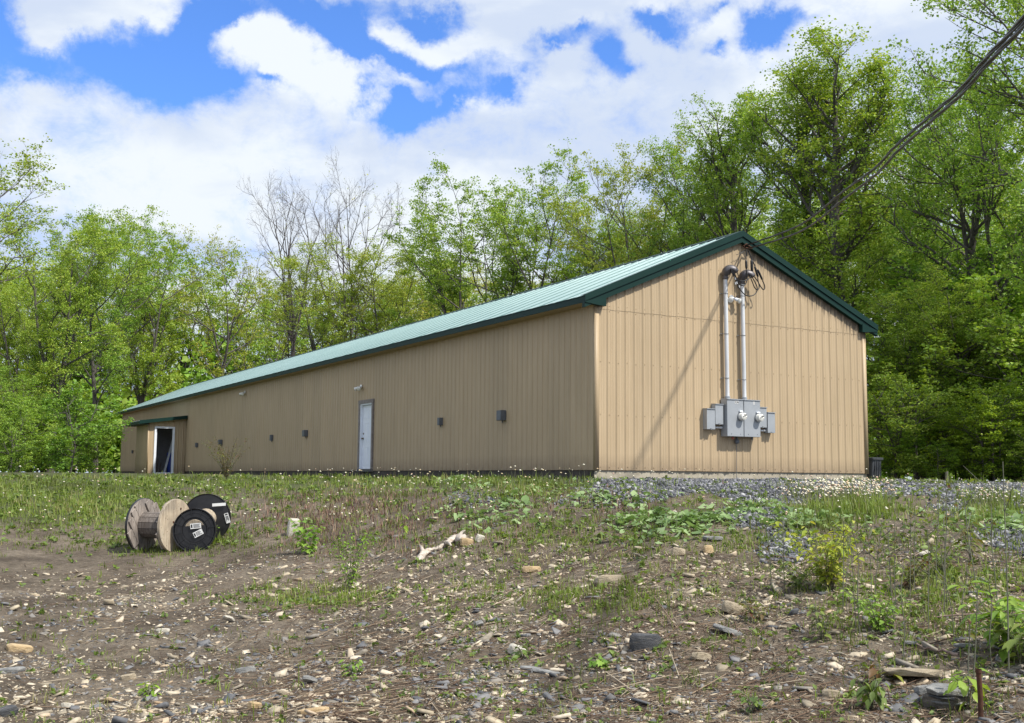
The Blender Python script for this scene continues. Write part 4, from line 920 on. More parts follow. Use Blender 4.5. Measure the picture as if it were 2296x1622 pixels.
# second rank: trees that fill the woods behind
rnd = random.Random(21)
ORD = ['first', 'second', 'third', 'fourth', 'fifth', 'sixth', 'seventh', 'eighth', 'ninth', 'tenth', 'eleventh', 'twelfth', 'thirteenth', 'fourteenth', 'fifteenth', 'sixteenth', 'seventeenth', 'eighteenth', 'nineteenth', 'twentieth', 'twenty-first', 'twenty-second', 'twenty-third', 'twenty-fourth', 'twenty-fifth', 'twenty-sixth', 'twenty-seventh']
def rank(kinds, px0, px1, n, r0, r1, y0, y1, label, group, wd=1.1, cat='tree', name='broadleaf_tree', avoid=True):
    cnt = 0
    for i in range(n):
        px = px0+(px1-px0)*(i+rnd.uniform(.1, .9))/n; r = rnd.uniform(r0, r1); x, y, _ = bearing(px, r)
        if avoid and -4.5 < x < 11.5 and -1 < y < 55: continue
        cnt += 1; by(rnd.choice(kinds), px, r, rnd.uniform(y0, y1), label+', '+ORD[cnt-1]+' from the left', cat, group, wide=wd*rnd.uniform(.9, 1.15), name=name)
rank(['farleaf', 'mapleY', 'mapleA'], -120, 620, 12, 84, 112, 560, 690, 'leafy tree in the dense woods left behind the barn', 'woods left behind the barn')
rank(['farleaf', 'mapleY'], 620, 1300, 12, 88, 118, 600, 690, 'leafy tree in the woods seen low over the long roof', 'woods behind the long roof')
rank(['farleaf', 'mapleB', 'tallB'], 1330, 1900, 10, 56, 80, 430, 560, 'leafy tree in the woods behind the roof peak', 'woods behind the roof peak')
rank(['farleaf', 'mapleB', 'mapleA', 'tallA'], 1800, 2420, 9, 50, 84, 300, 520, 'leafy tree in the deep woods right of the barn', 'deep woods right of the barn')
rank(['farleaf', 'farleaf', 'sapB'], -150, 300, 9, 58, 84, 760, 900, 'low leafy tree under the tall maples on the left', 'low trees under the left maples', 1.2)
rank(['sapA', 'sapB', 'sapA'], -80, 262, 12, 47, 62, 880, 985, 'dark green sapling at the wood edge left of the barn', 'saplings left of the barn', 1.5, 'sapling', 'sapling')
rank(['sapA', 'sapB', 'sapA'], 1965, 2420, 22, 31.5, 39, 800, 990, 'dark green sapling in the thicket right of the barn', 'thicket saplings right of the barn', 1.4, 'sapling', 'sapling')
rank(['sapB', 'tallB', 'sapB', 'mapleB'], 1955, 2430, 13, 35, 46, 560, 780, 'tall understorey tree in the thicket right of the barn', 'thicket understorey right of the barn', 1.5)
by('sapC', 165, 42, 868, 'bright lime-green young tree left of the barn end', 'sapling', None, 1.0, 1.25, 'sapling')
by('sapC', 28, 44, 945, 'bright lime-green bush at the far left wood edge', 'sapling', None, 2.2, 1.3, 'sapling')
by('sapC', 225, 44, 960, 'low bright bush touching the far barn corner', 'sapling', None, 4.2, 1.2, 'sapling')

# far-off wood that closes the gaps low down
def far_wood():
    rng = np.random.default_rng(77); C = []; 
    n = 150000
    az = rng.uniform(YAW-.75, YAW+.75, n); r = rng.uniform(95, 150, n)
    x = CAM[0]+r*np.sin(az); y = CAM[1]+r*np.cos(az)
    top = 8.5+2.2*np.sin(az*31)+1.6*np.sin(az*67+r*.1)+rng.normal(0, .8, n)
    zz = rng.beta(1.3, 1.2, n)*top
    V, F, a = leaf_cloud(np.stack([x, y, zz], -1), rng.uniform(.35, .75, n), rng)
    o = meshobj('far_wood', V, F, M_LEAF, None, {'rnd': a}); tag(o, 'mass of far-off woodland leaves closing the gaps low between the trunks', 'woodland', None, 'stuff')
far_wood()

# ------------------------------------------------------------ ground cover, stones and reels
def sample(n, u0=-120, u1=2420, v0=1068, v1=1680, rng=RNG, pad=True):
    """points spread evenly over the visible hillside"""
    U = rng.uniform(u0, u1, n); Vv = rng.uniform(v0, v1, n)
    D = (U[:, None]-1148)*Rr+(811-Vv[:, None])*Uu+FPX*Fv; D /= np.linalg.norm(D[:, :2], axis=1)[:, None]
    r = np.full(n, 5.0); done = np.zeros(n, bool); rs = np.full(n, np.nan)
    for q in np.concatenate([np.arange(5, 16, .12), np.arange(16, 60, .4)]):
        P = CAM+D*q; h = terr(P[:, 0], P[:, 1]); hit = (~done) & (P[:, 2] < h)
        rs[hit] = q; done |= hit
        if done.all(): break
    ok = done; r = rs[ok]+rng.uniform(-.2, .2, ok.sum()); D = D[ok]
    x = CAM[0]+D[:, 0]*r; y = CAM[1]+D[:, 1]*r
    keep = ~((x > -.02) & (x < 8) & (y > -.02)) & ~((x > -1.85) & (x < 0) & (y > 35.2) & (y < 38.1))
    return x[keep], y[keep], U[ok][keep], Vv[ok][keep], r[keep]
def rings(n, r0, r1, rng=RNG, a0=-.56, a1=.56):
    """points with area density falling as 1/r"""
    r = np.exp(rng.uniform(math.log(r0), math.log(r1), n)); az = YAW+rng.uniform(a0, a1, n)
    x = CAM[0]+r*np.sin(az); y = CAM[1]+r*np.cos(az); z = terr(x, y); u, v = proj(np.stack([x, y, z], -1))
    keep = ~((x > -.02) & (x < 8) & (y > -.02)) & ~((x > -1.85) & (x < 0) & (y > 35.2) & (y < 38.1))
    return x[keep], y[keep], u[keep], v[keep], r[keep]
def chips(name, x, y, size, flat, mat, label, cat, rng, tilt=.35, sink=.3, tint=None, attr='rnd'):
    n = len(x); b = np.array([(-1,-1,-1),(1,-1,-1),(1,1,-1),(-1,1,-1),(-1,-1,1),(1,-1,1),(1,1,1),(-1,1,1)], float)
    V = np.repeat(b[None]*.5, n, 0); j = rng.uniform(-.34, .34, (n, 4, 2)); V[:, :4, :2] += j; V[:, 4:, :2] += j; V[:, 4:, :2] *= rng.uniform(.80, .98, (n, 1, 1)); V[:, :, 2] += rng.uniform(-.12, .12, (n, 8))
    sx = size; sy = size*rng.uniform(.45, .95, n); sz = size*flat*rng.uniform(.6, 1.6, n)
    V = V*np.stack([sx, sy, sz], -1)[:, None, :]
    az = rng.uniform(0, 6.28, n); c, s = np.cos(az), np.sin(az); X = V[..., 0]*c[:, None]-V[..., 1]*s[:, None]; Y = V[..., 0]*s[:, None]+V[..., 1]*c[:, None]
    tx = rng.normal(0, tilt, n)[:, None]; ty = rng.normal(0, tilt, n)[:, None]; Z = V[..., 2]
    Z, X = Z*np.cos(tx)-X*np.sin(tx), X*np.cos(tx)+Z*np.sin(tx); Z, Y = Z*np.cos(ty)-Y*np.sin(ty), Y*np.cos(ty)+Z*np.sin(ty)
    z = terr(x, y)+sz*(.5-sink); P = np.stack([X+x[:, None], Y+y[:, None], Z+z[:, None]], -1).reshape(-1, 3)
    f = np.array([(0,3,2,1),(4,5,6,7),(0,1,5,4),(1,2,6,5),(2,3,7,6),(3,0,4,7)]); F = (np.arange(n)[:, None, None]*8+f[None]).reshape(-1, 4)
    t = rng.uniform(0, 1, n) if tint is None else tint
    o = meshobj(name, P, F, mat, None, {'rnd': np.repeat(t, 8)}); return tag(o, label, cat, None, 'stuff')
def stone_field():
    rng = np.random.default_rng(31)
    x, y, u, v, r = rings(330000, 5.2, 15.5, rng)
    g = gravel_w(u, v, x, y); gr = grass_w(u, v)
    cl = .5+.5*np.sin(x*1.7+np.sin(y*1.3)*2)*np.sin(y*2.1+x*.7); cl2 = .5+.5*np.sin(x*5.1+1.3*np.sin(y*4))*np.sin(y*6.3+.4)
    left = np.clip((1000-u)/900, 0, 1)*np.clip((1480-v)/220, 0, 1)     # smoother trodden soil on the left
    p = (.08+.75*cl*cl2+.22*cl2)*(1-.85*left)*(1-.7*np.clip(g*1.4, 0, 1))*(1-.6*gr); p *= np.clip((v-1150)/120, .12, 1)
    k = rng.uniform(0, 1, len(x)) < p*.62; x, y, u, v = x[k], y[k], u[k], v[k]; n = len(x)
    size = np.clip(rng.lognormal(math.log(.0145), .70, n), .006, .105)
    t = np.where(rng.uniform(0, 1, n) < np.clip(.40+.28*np.sin(x*1.1+y*.6), .12, .75), rng.uniform(0, .38, n), rng.uniform(.38, 1, n))
    chips('shale_chips', x, y, size, .17, M_SHALE, 'loose flat tan and grey shale chips strewn over the bare bank', 'stones', rng, tint=t, tilt=.34, sink=.30)
    # blue-grey gravel of the drive
    x, y, u, v, r = rings(420000, 7.5, 30, rng); g = gravel_w(u, v, x, y); k = (rng.uniform(0, 1, len(x)) < np.clip(g*1.5-.3, 0, 1)*.85) & (grass_w(u, v) < rng.uniform(.2, 1.3, len(x)))
    x, y = x[k], y[k]; chips('gravel', x, y, np.clip(rng.lognormal(math.log(.028), .35, len(x)), .012, .07), .45, M_GRAV, 'blue-grey crushed stone of the drive in front of the gable', 'gravel', rng, tilt=.6)
    # twigs, bark and dry stems
    x, y, u, v, r = rings(60000, 5.2, 16, rng); cl = .5+.5*np.sin(x*2.3+y)*np.sin(y*1.9); k = rng.uniform(0, 1, len(x)) < (.25+.75*cl)*(1-.8*np.clip((900-u)/700, 0, 1))*np.clip((v-1160)/100, .1, 1)
    x, y = x[k], y[k]; n = len(x); L = rng.lognormal(math.log(.07), .6, n); az = rng.uniform(0, 6.28, n); w = .0022+.012*L*rng.uniform(.3, 1, n)
    dx, dy = np.cos(az)*L/2, np.sin(az)*L/2; z0, z1 = terr(x-dx, y-dy)+.008, terr(x+dx, y+dy)+.008+rng.uniform(0, .12, n)*L
    A = np.stack([x-dx, y-dy, z0], -1); B_ = np.stack([x+dx, y+dy, z1], -1); sd = np.stack([-np.sin(az), np.cos(az), 0*az], -1)*w[:, None]; up = np.array([0, 0, 1.])*w[:, None]
    V = np.stack([A+sd, A-sd*.6-up*.2, A+up, B_+sd*.6, B_-sd*.4-up*.2, B_+up*.7], 1).reshape(-1, 3); f = np.array([(0,1,4,3),(1,2,5,4),(2,0,3,5)]); F = (np.arange(n)[:, None, None]*6+f).reshape(-1, 4)
    tag(meshobj('dry_litter', V, F, M_LITTER, None, {'rnd': np.repeat(rng.uniform(0, 1, n), 6)}), 'dry twigs bark and dead stems scattered over the bank', 'litter', None, 'stuff')
stone_field()

def blades(x, y, h, w, rng, lean=.35):
    n = len(x); z = terr(x, y); az = rng.uniform(0, 6.28, n); ln = np.abs(rng.normal(0, lean, n))+.05; d = np.stack([np.cos(az), np.sin(az), 0*az], -1)
    s = np.stack([-np.sin(az+rng.normal(0, .6, n)), np.cos(az), 0*az], -1)*w[:, None]*.5; B0 = np.stack([x, y, z-.01], -1)
    m = B0+d*(ln*h*.35)[:, None]+np.array([0, 0, 1.])*(h*.6)[:, None]; t = B0+d*(ln*h)[:, None]+np.array([0, 0, 1.])*(h*(1-.25*ln))[:, None]
    V = np.stack([B0-s, B0+s, m+s*.75, m-s*.75, t], 1).reshape(-1, 3); i = np.arange(n)[:, None]*5
    F = np.concatenate([i+[0, 1, 2], i+[0, 2, 3], i+[3, 2, 4]], 1).reshape(-1, 3); return V, F
def cover():
    rng = np.random.default_rng(41)
    # grass and thin weeds in tufts
    x, y, u, v, r = sample(52000, rng=rng, v1=1640); w = grass_w(u, v); cl = .5+.5*np.sin(x*2.9+np.sin(y*2.2)*1.5)*np.sin(y*3.3+x*.5)
    w = np.maximum(w, .22*(v < 1240)); k = rng.uniform(0, 1, len(x)) < w*(.25+.8*cl)+.012; x, y, u, v, r = x[k], y[k], u[k], v[k], r[k]
    nb = 9; X = np.repeat(x, nb)+rng.normal(0, 1, len(x)*nb)*np.repeat(.025+.002*r, nb); Y = np.repeat(y, nb)+rng.normal(0, 1, len(x)*nb)*np.repeat(.025+.002*r, nb)
    strong = blob(u, v, 1900, 1145, 140, 40)+blob(u, v, 2230, 1145, 100, 35); H_ = np.repeat(.050+.065*strong+.035*grass_w(u, v), nb)*rng.lognormal(0, .4, len(X)); Wd = .004+.00042*np.repeat(r, nb)
    hue = np.repeat(np.clip(.45-.1*strong+.25*np.sin(x*1.3+y*.8)+rng.normal(0, .16, len(x))+.3*(rng.uniform(0, 1, len(x)) < .14), 0, 1), nb)
    V, F = blades(X, Y, H_, Wd, rng); tag(meshobj('grass', V, F, M_GRASS, None, {'rnd': np.repeat(hue, 5)}), 'short green grass and weeds growing on the bank top and slope', 'grass', None, 'stuff')
    # low broad weeds (small rosettes)
    x, y, u, v, r = sample(26000, rng=rng, v1=1640); w = grass_w(u, v)*.5+.03+.20*(v < 1230)+.6*blob(u, v, 720, 1345, 180, 22)+.25*blob(u, v, 2120, 1340, 200, 90)+.06*(v > 1150)*(u > 900); k = rng.uniform(0, 1, len(x)) < w*.55; x, y, u, r = x[k], y[k], u[k], r[k]
    nb = 6; n = len(x)*nb; s = np.repeat(.010+.0019*r, nb)*rng.uniform(.5, 1.5, n); az = rng.uniform(0, 6.28, n)
    C = np.stack([np.repeat(x, nb)+np.cos(az)*s*.8, np.repeat(y, nb)+np.sin(az)*s*.8, 0*az], -1); C[:, 2] = terr(C[:, 0], C[:, 1])+s*rng.uniform(.2, .9, n)
    V, F, a = leaf_cloud(C, s*1.5, rng, droop=-.15, aspect=.55); tag(meshobj('low_weeds', V, F, M_LEAF_SM, None, {'rnd': a}), 'tiny broad-leaved weeds dotted between the stones', 'weeds', None, 'stuff')
    # coltsfoot: round pale-green leaves on the drive edge
    x, y, u, v, r = sample(30000, u0=950, v1=1260, rng=rng)
    w = .9*blob(u, v, 1530, 1172, 105, 20)+.9*blob(u, v, 1450, 1192, 70, 18)+.9*blob(u, v, 1040, 1082, 60, 12)+.35*blob(u, v, 1360, 1130, 80, 10)+.5*blob(u, v, 1700, 1148, 90, 18)+.6*blob(u, v, 1820, 1170, 110, 18)+.95*blob(u, v, 2225, 1172, 90, 18)+.3*blob(u, v, 1250, 1120, 200, 30)+.35*blob(u, v, 1100, 1160, 100, 25)
    cl = np.clip(1.1*(.5+.5*np.sin(x*4.1+np.sin(y*3))*np.sin(y*4.7)), .15, 1); k = rng.uniform(0, 1, len(x)) < w*cl*.75; x, y, r = x[k], y[k], r[k]; n = len(x)
    m = 7; ang = np.linspace(-2.5, 2.5, m); az = rng.uniform(0, 6.28, n); s = rng.uniform(.022, .06, n)
    rad = np.array([.75, 1.0, .9, 1.08, .9, 1.0, .75]); tiltx = rng.normal(0, .35, n); tilty = rng.normal(0, .35, n)
    lx = (np.cos(ang)*rad)[None]*s[:, None]; ly = (np.sin(ang)*rad)[None]*s[:, None]; lx = np.concatenate([np.zeros((n, 1)), lx], 1); ly = np.concatenate([np.zeros((n, 1)), ly], 1)
    Xr = lx*np.cos(az)[:, None]-ly*np.sin(az)[:, None]; Yr = lx*np.sin(az)[:, None]+ly*np.cos(az)[:, None]
    Zr = Xr*tiltx[:, None]+Yr*tilty[:, None]+.18*np.hypot(Xr, Yr)+rng.normal(0, .006, Xr.shape)
    P = np.stack([Xr+x[:, None], Yr+y[:, None], Zr+(terr(x, y)+rng.uniform(.015, .065, n))[:, None]], -1).reshape(-1, 3)
    i = np.arange(n)[:, None, None]*(m+1); F = (i+np.array([[0, q, q+1] for q in range(1, m)])[None]).reshape(-1, 3)
    tag(meshobj('coltsfoot', P, F, M_COLT, None, {'rnd': np.repeat(rng.uniform(0, 1, n), m+1)}), 'round pale green coltsfoot leaves carpeting the edge of the gravel', 'ground cover', None, 'stuff')
    # seed heads and white flowers on thin stems
    xa = sample(14000, rng=rng, v1=1300); xb = sample(1500, u0=1750, u1=2010, v0=1098, v1=1140, rng=rng); xc = sample(600, u0=2130, u1=2330, v0=1115, v1=1150, rng=rng)
    x, y, u, v, r = [np.concatenate(q) for q in zip(xa, xb, xc)]
    w = 1.0*blob(u, v, 1880, 1124, 110, 15)+.6*blob(u, v, 2240, 1135, 80, 14)+.45*blob(u, v, 1290, 1092, 110, 12)+.35*blob(u, v, 1000, 1085, 250, 18)+.10*blob(u, v, 500, 1090, 500, 30)+.05*(v < 1200)*(u < 900)+.045*(v < 1220)+.35*blob(u, v, 820, 1075, 60, 12)+.30*((u > 1980) & (v < 1076))
    k = rng.uniform(0, 1, len(x)) < w*.50; x, y, u, v, r = x[k], y[k], u[k], v[k], r[k]; n = len(x); z = terr(x, y)
    h = rng.uniform(.10, .24, n)+.02*blob(u, v, 1880, 1122, 140, 30)+.04*(v < 1085); s = (.0095+.0006*r)*rng.uniform(.6, 1.25, n)*(1+.35*blob(u, v, 1880, 1122, 160, 40))
    tx, ty = x+rng.normal(0, .03, n), y+rng.normal(0, .03, n); oc = np.array([(1,0,0),(0,1,0),(-1,0,0),(0,-1,0),(0,0,.55),(0,0,-.55)], float)
    P = oc[None]*s[:, None, None]*rng.uniform(.8, 1.2, (n, 6, 1))+np.stack([tx, ty, z+h], -1)[:, None]; f = np.array([(0,1,4),(1,2,4),(2,3,4),(3,0,4),(1,0,5),(2,1,5),(3,2,5),(0,3,5)])
    F = (np.arange(n)[:, None, None]*6+f).reshape(-1, 3); fl = meshobj('flower_heads', P.reshape(-1, 3), F, M_FLOWER, None, {'rnd': np.repeat(rng.uniform(0, 1, n), 6)}); tag(fl, 'cream white seed heads and small flowers standing above the grass', 'flowers', None, 'stuff')
    wd = .0022+.00012*r; V = np.stack([np.stack([x-wd, y, z], -1), np.stack([x+wd, y, z], -1), np.stack([tx, ty, z+h], -1)], 1).reshape(-1, 3)
    meshobj('flower_stems', V, np.arange(3*n).reshape(-1, 3), M_STEMG, fl, {'rnd': np.repeat(rng.uniform(0, 1, n), 3)})['kind'] = 'stuff'
    # reddish sorrel haze on the slope
    x, y, u, v, r = sample(22000, u0=450, u1=1700, v0=1090, v1=1280, rng=rng); w = .55*blob(u, v, 800, 1140, 150, 38)+.45*blob(u, v, 700, 1180, 120, 40)+.35*blob(u, v, 1280, 1130, 160, 25)+.2*blob(u, v, 950, 1200, 200, 40)
    k = rng.uniform(0, 1, len(x)) < w*.42; x, y, r = x[k], y[k], r[k]; nb = 4; n = len(x)*nb; h = rng.uniform(.04, .16, n)
    X = np.repeat(x, nb)+rng.normal(0, .03, n); Y = np.repeat(y, nb)+rng.normal(0, .03, n); V, F = blades(X, Y, h, .004+.0004*np.repeat(r, nb), rng, .5)
    tag(meshobj('red_sorrel', V, F, M_REDW, None, {'rnd': np.repeat(rng.uniform(0, 1, n), 5)}), 'reddish brown sorrel stems tinting the slope below the door', 'weeds', None, 'stuff')
cover()

# ------------------------------------------------------------ cable reels
def flange(rad, th, mat, parent, M, name='flange', hole=.035, edge=None, n=48):
    bm = bmesh.new(); lathe(bm, [(hole, 0), (rad-.004, 0), (rad, .004), (rad, th-.004), (rad-.004, th), (hole, th), (hole, 0)], n, M); return bmobj(name, bm, mat, parent, True)
def wooden_reel():
    x, y, z = spot(348, 1232); 
    a = YAW+math.atan((348-1148)/FPX); view = Vector((math.sin(a), math.cos(a), 0)); right = Vector((math.cos(a), -math.sin(a), 0))
    ax = (right*.80-view*.60).normalized()
    rr = .385; C0 = Vector(bearing(318, 17.6)); C0.z = 0
    def centre(px, py, r): 
        d = (px-1148)*Rr+(811-py)*Uu+FPX*Fv; d = d/np.linalg.norm(d[:2]); return Vector(CAM+d*r)
    A = centre(318, 1177, 17.3); S = .55; Bc = A+ax*S
    t = thing('cable_reel', 'weathered wooden cable reel lying on its rims in the grass, left of the black reel', 'cable reel', (0, 0, 0))
    rot = ax.to_track_quat('Z', 'Y').to_matrix().to_4x4(); M0 = Matrix.Translation(A) @ rot
    f1 = flange(rr, .045, M_WOODG, t, M0); f1['label'] = 'grey weathered far flange with a broken-out gap'
    f2 = flange(rr, .045, M_WOODL, t, M0 @ Matrix.Translation((0, 0, S))); f2['label'] = 'pale bare wood near flange'
    # the flange boards: second crossed layer, staves of the drum
    for zoff, mt, nm in ((.046, M_WOODG, 'inner_boards'), (S-.024, M_WOODG, 'inner_boards')):
        bm = bmesh.new(); k = 7; wd = 2*rr/k
        for i in range(k):
            c = -rr+wd*(i+.5); 
            if zoff < .1 and i in (4,): continue
            h0 = math.sqrt(max(rr**2-(abs(c)+wd*.45)**2, .02))-.01; bx(bm, c-wd*.47, c+wd*.47, -h0, h0, zoff, zoff+.022, M0 @ Matrix.Rotation(R(35), 4, 'Z'))
        bmobj(nm, bm, mt, t, bevel=.003)
    for k in range(14):
        a0 = k*2*math.pi/14; bm = bmesh.new()
        Mk = M0 @ Matrix.Rotation(a0, 4, 'Z'); bx(bm, .165, .188, -.039, .039, .05, S-.01, Mk); bmobj('drum_stave', bm, M_WOODD, t, bevel=.004)
    bm = bmesh.new(); lathe(bm, [(rr+.001, .002), (rr+.006, .006), (rr+.006, .040), (rr+.001, .044)], 48, M0); bmobj('rim_band', bm, M_BLACK, t, True)
    for a0, r_ in ((.4, .09), (2.5, .09), (4.6, .09), (1.2, .26)):
        bm = bmesh.new(); lathe(bm, [(0, S+.044), (.016, S+.044), (.014, S+.052), (0, S+.052)], 10, M0 @ Matrix.Translation((r_*math.cos(a0), r_*math.sin(a0), 0))); bmobj('bolt', bm, M_RUST, t)
    bm = bmesh.new(); lathe(bm, [(0, S+.03), (.034, S+.03), (.034, S+.0463), (0, S+.0463)], 20, M0); bmobj('axle_hole', bm, M_BLACK, t)
    # black plastic reel behind it, tilted back on the bank
    F0 = centre(437, 1189, 16.75); up = Vector((0, 0, 1))
    Bk = centre(463, 1162, 17.35); ax2 = ((F0-Bk).normalized()*.55+(-view*.78-right*.28+up*.30).normalized()*.45).normalized()
    t = thing('cable_reel', 'black plastic cable reel with paper labels tipped against the bank', 'cable reel', (0, 0, 0))
    rot = ax2.to_track_quat('Z', 'Y').to_matrix().to_4x4(); Mf = Matrix.Translation(F0) @ rot; Mb = Matrix.Translation(Bk) @ rot; r2 = .312
    bm = bmesh.new(); lathe(bm, [(.03, -.01), (.17, -.01), (.18, .02), (.285, .02), (.293, .0), (r2-.012, .0), (r2-.012, .035), (r2, .037), (r2, -.012), (.03, -.02)], 56, Mf); ff = bmobj('flange', bm, M_BLACK, t, True)
    bm = bmesh.new(); lathe(bm, [(0, 0), (r2+.035, 0), (r2+.05, .012), (r2+.05, -.03), (r2+.036, -.032), (0, -.02)], 56, Mb); fb = bmobj('flange', bm, M_BLACK, t, True)
    bm = bmesh.new(); lathe(bm, [(0, .012), (.172, .012), (.172, .005), (0, .005)], 40, Mf); bmobj('centre_plate', bm, M_BLACK, ff)
    for k in range(12):
        bm = bmesh.new(); bx(bm, .185, .302, -.006, .006, .0, .03, Mf @ Matrix.Rotation(k*math.pi/6+.2, 4, 'Z')); bmobj('stiffening_rib', bm, M_BLACK, ff)
    for rr_ in (.19, .245):
        bm = bmesh.new(); lathe(bm, [(rr_, .0), (rr_, .026), (rr_+.008, .026), (rr_+.008, .0)], 48, Mf); bmobj('ring_rib', bm, M_BLACK, ff, True)
    n_ = (F0-Bk).length; dr = (F0-Bk).normalized().to_track_quat('Z', 'Y').to_matrix().to_4x4()
    bm = bmesh.new(); lathe(bm, [(0, .005), (.15, .005), (.15, n_-.005), (0, n_-.005)], 20, Matrix.Translation(Bk) @ dr); bmobj('drum', bm, M_WOODL, t, True)
    for (lx, ly, a0, w_, h_, Mx, zz, par) in ((.02, .06, 6, .155, .075, Mf, .036, ff), (.06, -.045, 28, .14, .08, Mf, .036, ff), (.315, -.0, -72, .15, .062, Mb, .014, fb)):
        Ml = Mx
        # align label axes with the viewer's horizontal
        zc = ax2; xx = (right-zc*right.dot(zc)).normalized(); yy = zc.cross(xx)
        c = Vector(Mx.translation)+xx*lx+yy*ly+zc*zz; ca, sa = math.cos(R(a0)), math.sin(R(a0)); X = xx*ca+yy*sa; Y = yy*ca-xx*sa
        Mm = Matrix(((X.x, Y.x, zc.x, c.x), (X.y, Y.y, zc.y, c.y), (X.z, Y.z, zc.z, c.z), (0, 0, 0, 1)))
        bm = bmesh.new(); bx(bm, -w_/2, w_/2, -h_/2, h_/2, 0, .002, Mm); lb = bmobj('paper_label', bm, M_PAPER, par)
        bm = bmesh.new(); rl = random.Random(int(lx*1000))
        bx(bm, -w_*.44, -w_*.30, -h_*.3, h_*.34, .0022, .0034, Mm)
        for q in range(4):
            y0 = h_*(.30-q*.19); bx(bm, -w_*.22, w_*rl.uniform(.15, .44), y0-.004, y0+.003, .0022, .0034, Mm)
        bmobj('label_print', bm, M_INK, lb)
    zc = ax2; xx = (right-zc*right.dot(zc)).normalized(); yy = zc.cross(xx); c = Vector(Mb.translation)+xx*.19+yy*.20+zc*.03
    Mm = Matrix(((xx.x, yy.x, zc.x, c.x), (xx.y, yy.y, zc.y, c.y), (xx.z, yy.z, zc.z, c.z), (0, 0, 0, 1)))
    bm = bmesh.new(); bx(bm, -.10, .10, -.022, .022, 0, .01, Mm @ Matrix.Rotation(R(4), 4, 'Z')); bmobj('tape_strip', bm, M_PAPER, t, bevel=.004)
wooden_reel()

# ------------------------------------------------------------ single stones, log, stake, sticks
def rock(px, py, w, d, h, yaw, mat, label, tilt=(0, 0), lift=0., seed=0, sharp=1.0, cat='rock', name='rock', r_=None):
    rg = np.random.default_rng(900+seed); x, y, z = spot(px, py) if r_ is None else bearing(px, r_)
    a = np.sort(rg.uniform(0, 6.28, 8)+np.arange(8)*.0); rad = rg.uniform(.78, 1.05, 8); bm = bmesh.new()
    for lvl, s in ((0, .92), (.45, 1.0), (.85, .97), (1.0, .80)):
        for k in range(8):
            q = 2*math.pi*k/8+rg.uniform(-.22, .22)
            bm.verts.new((w/2*rad[k]*s*math.cos(q)+rg.normal(0, .012*w), d/2*rad[k]*s*math.sin(q)+rg.normal(0, .012*w), h*(lvl-.18)+rg.normal(0, .03*h)))
    g = bmesh.ops.convex_hull(bm, input=bm.verts[:]); 
    bmesh.ops.delete(bm, geom=[v for v in bm.verts if not v.link_faces], context='VERTS')
    bmesh.ops.bevel(bm, geom=bm.edges[:], offset=min(w, d, h)*.04, segments=1, affect='EDGES')
    o = bmobj(name, bm, mat); o.location = (x, y, z+lift); a_ = YAW; o.rotation_euler = (tilt[0], tilt[1], -YAW+yaw); return tag(o, label, cat)
def mat_rock(name, a, b, c, band=True):
    m, nt, p = newmat(name); n = nnoise(nt, 9, 8, .7, sc=(1, 1, 5) if band else None); r = ramp(nt, n.outputs['Fac'], [(.3, a), (.52, b), (.72, c)])
    link(nt, r.outputs[0], p.inputs['Base Color']); p.inputs['Roughness'].default_value = .85; n2 = nnoise(nt, 26, 8, .75, sc=(1, 1, 4) if band else None); bump(nt, p, n2.outputs['Fac'], .018); return m
K_GREY = mat_rock('grey_shale', (.13, .13, .13), (.27, .27, .26), (.42, .40, .36)); K_TAN = mat_rock('tan_shale', (.26, .21, .14), (.40, .33, .23), (.52, .45, .33))
K_BROWN = mat_rock('brown_strata', (.07, .06, .05), (.15, .13, .105), (.27, .24, .20)); K_PALE = mat_rock('pale_stone', (.42, .38, .30), (.58, .54, .45), (.68, .65, .58)); K_DARK = mat_rock('dark_slate', (.035, .036, .04), (.075, .078, .085), (.22, .19, .15)); K_GOLD = mat_rock('ochre_stone', (.38, .26, .13), (.52, .38, .21), (.60, .48, .32))
rock(655, 1200, .21, .20, .27, .3, K_PALE, 'upright pale boulder left of the bright maple seedling', (.1, .1), .0, 1)
rk = rock(2122, 1585, .275, .19, .085, -.05, K_BROWN, 'thick layered grey-topped rock beside the rusty stake', (.02, .0), .0, 2)
tp = rock(2122, 1585, .30, .21, .034, -.05, K_GREY, 'pale grey overhanging upper layer', (.02, .03), .0, 44, name='upper_layer'); tp.parent = rk; tp.location = (.004, -.004, .078); tp.rotation_euler = (.03, .02, .1); del tp['category']
for q_ in range(2):
    st_ = rock(2122, 1585, .28, .195, .016, -.05, K_DARK if q_ else K_GREY, 'x', (0, 0), .0, 45+q_, name='thin_layer'); st_.parent = rk; st_.location = (-.002, -.003, .022+.03*q_); st_.rotation_euler = (.0, .01, .05*q_); del st_['category']; del st_['label']
rock(2052, 1522, .40, .30, .045, .1, K_TAN, 'broad flat tan slab above the thick layered rock', (-.16, .05), .02, 3)
rock(2075, 1562, .13, .12, .05, .6, K_GREY, 'small triangular grey slab left of the thick layered rock', (-.35, .1), .01, 4)
rock(1448, 1455, .235, .16, .12, -.1, K_DARK, 'dark angular boulder with ochre top in the middle foreground', (0, .05), .0, 5)
rock(1572, 1480, .15, .11, .05, .2, K_TAN, 'square tan stone just right of the dark angular boulder', (-.3, .1), .0, 6)
rock(1628, 1422, .27, .15, .035, -.5, K_GREY, 'pale grey slanting slab among weeds right of the dark boulder', (-.2, .25), .02, 7)
rock(1640, 1375, .21, .16, .08, -.3, K_TAN, 'tan slab up the slope from the slanting grey slab', (-.1, .3), .01, 8)
rock(1365, 1310, .30, .20, .085, .1, K_TAN, 'large buried tan rock in the centre of the bank', (-.15, -.1), .0, 9)
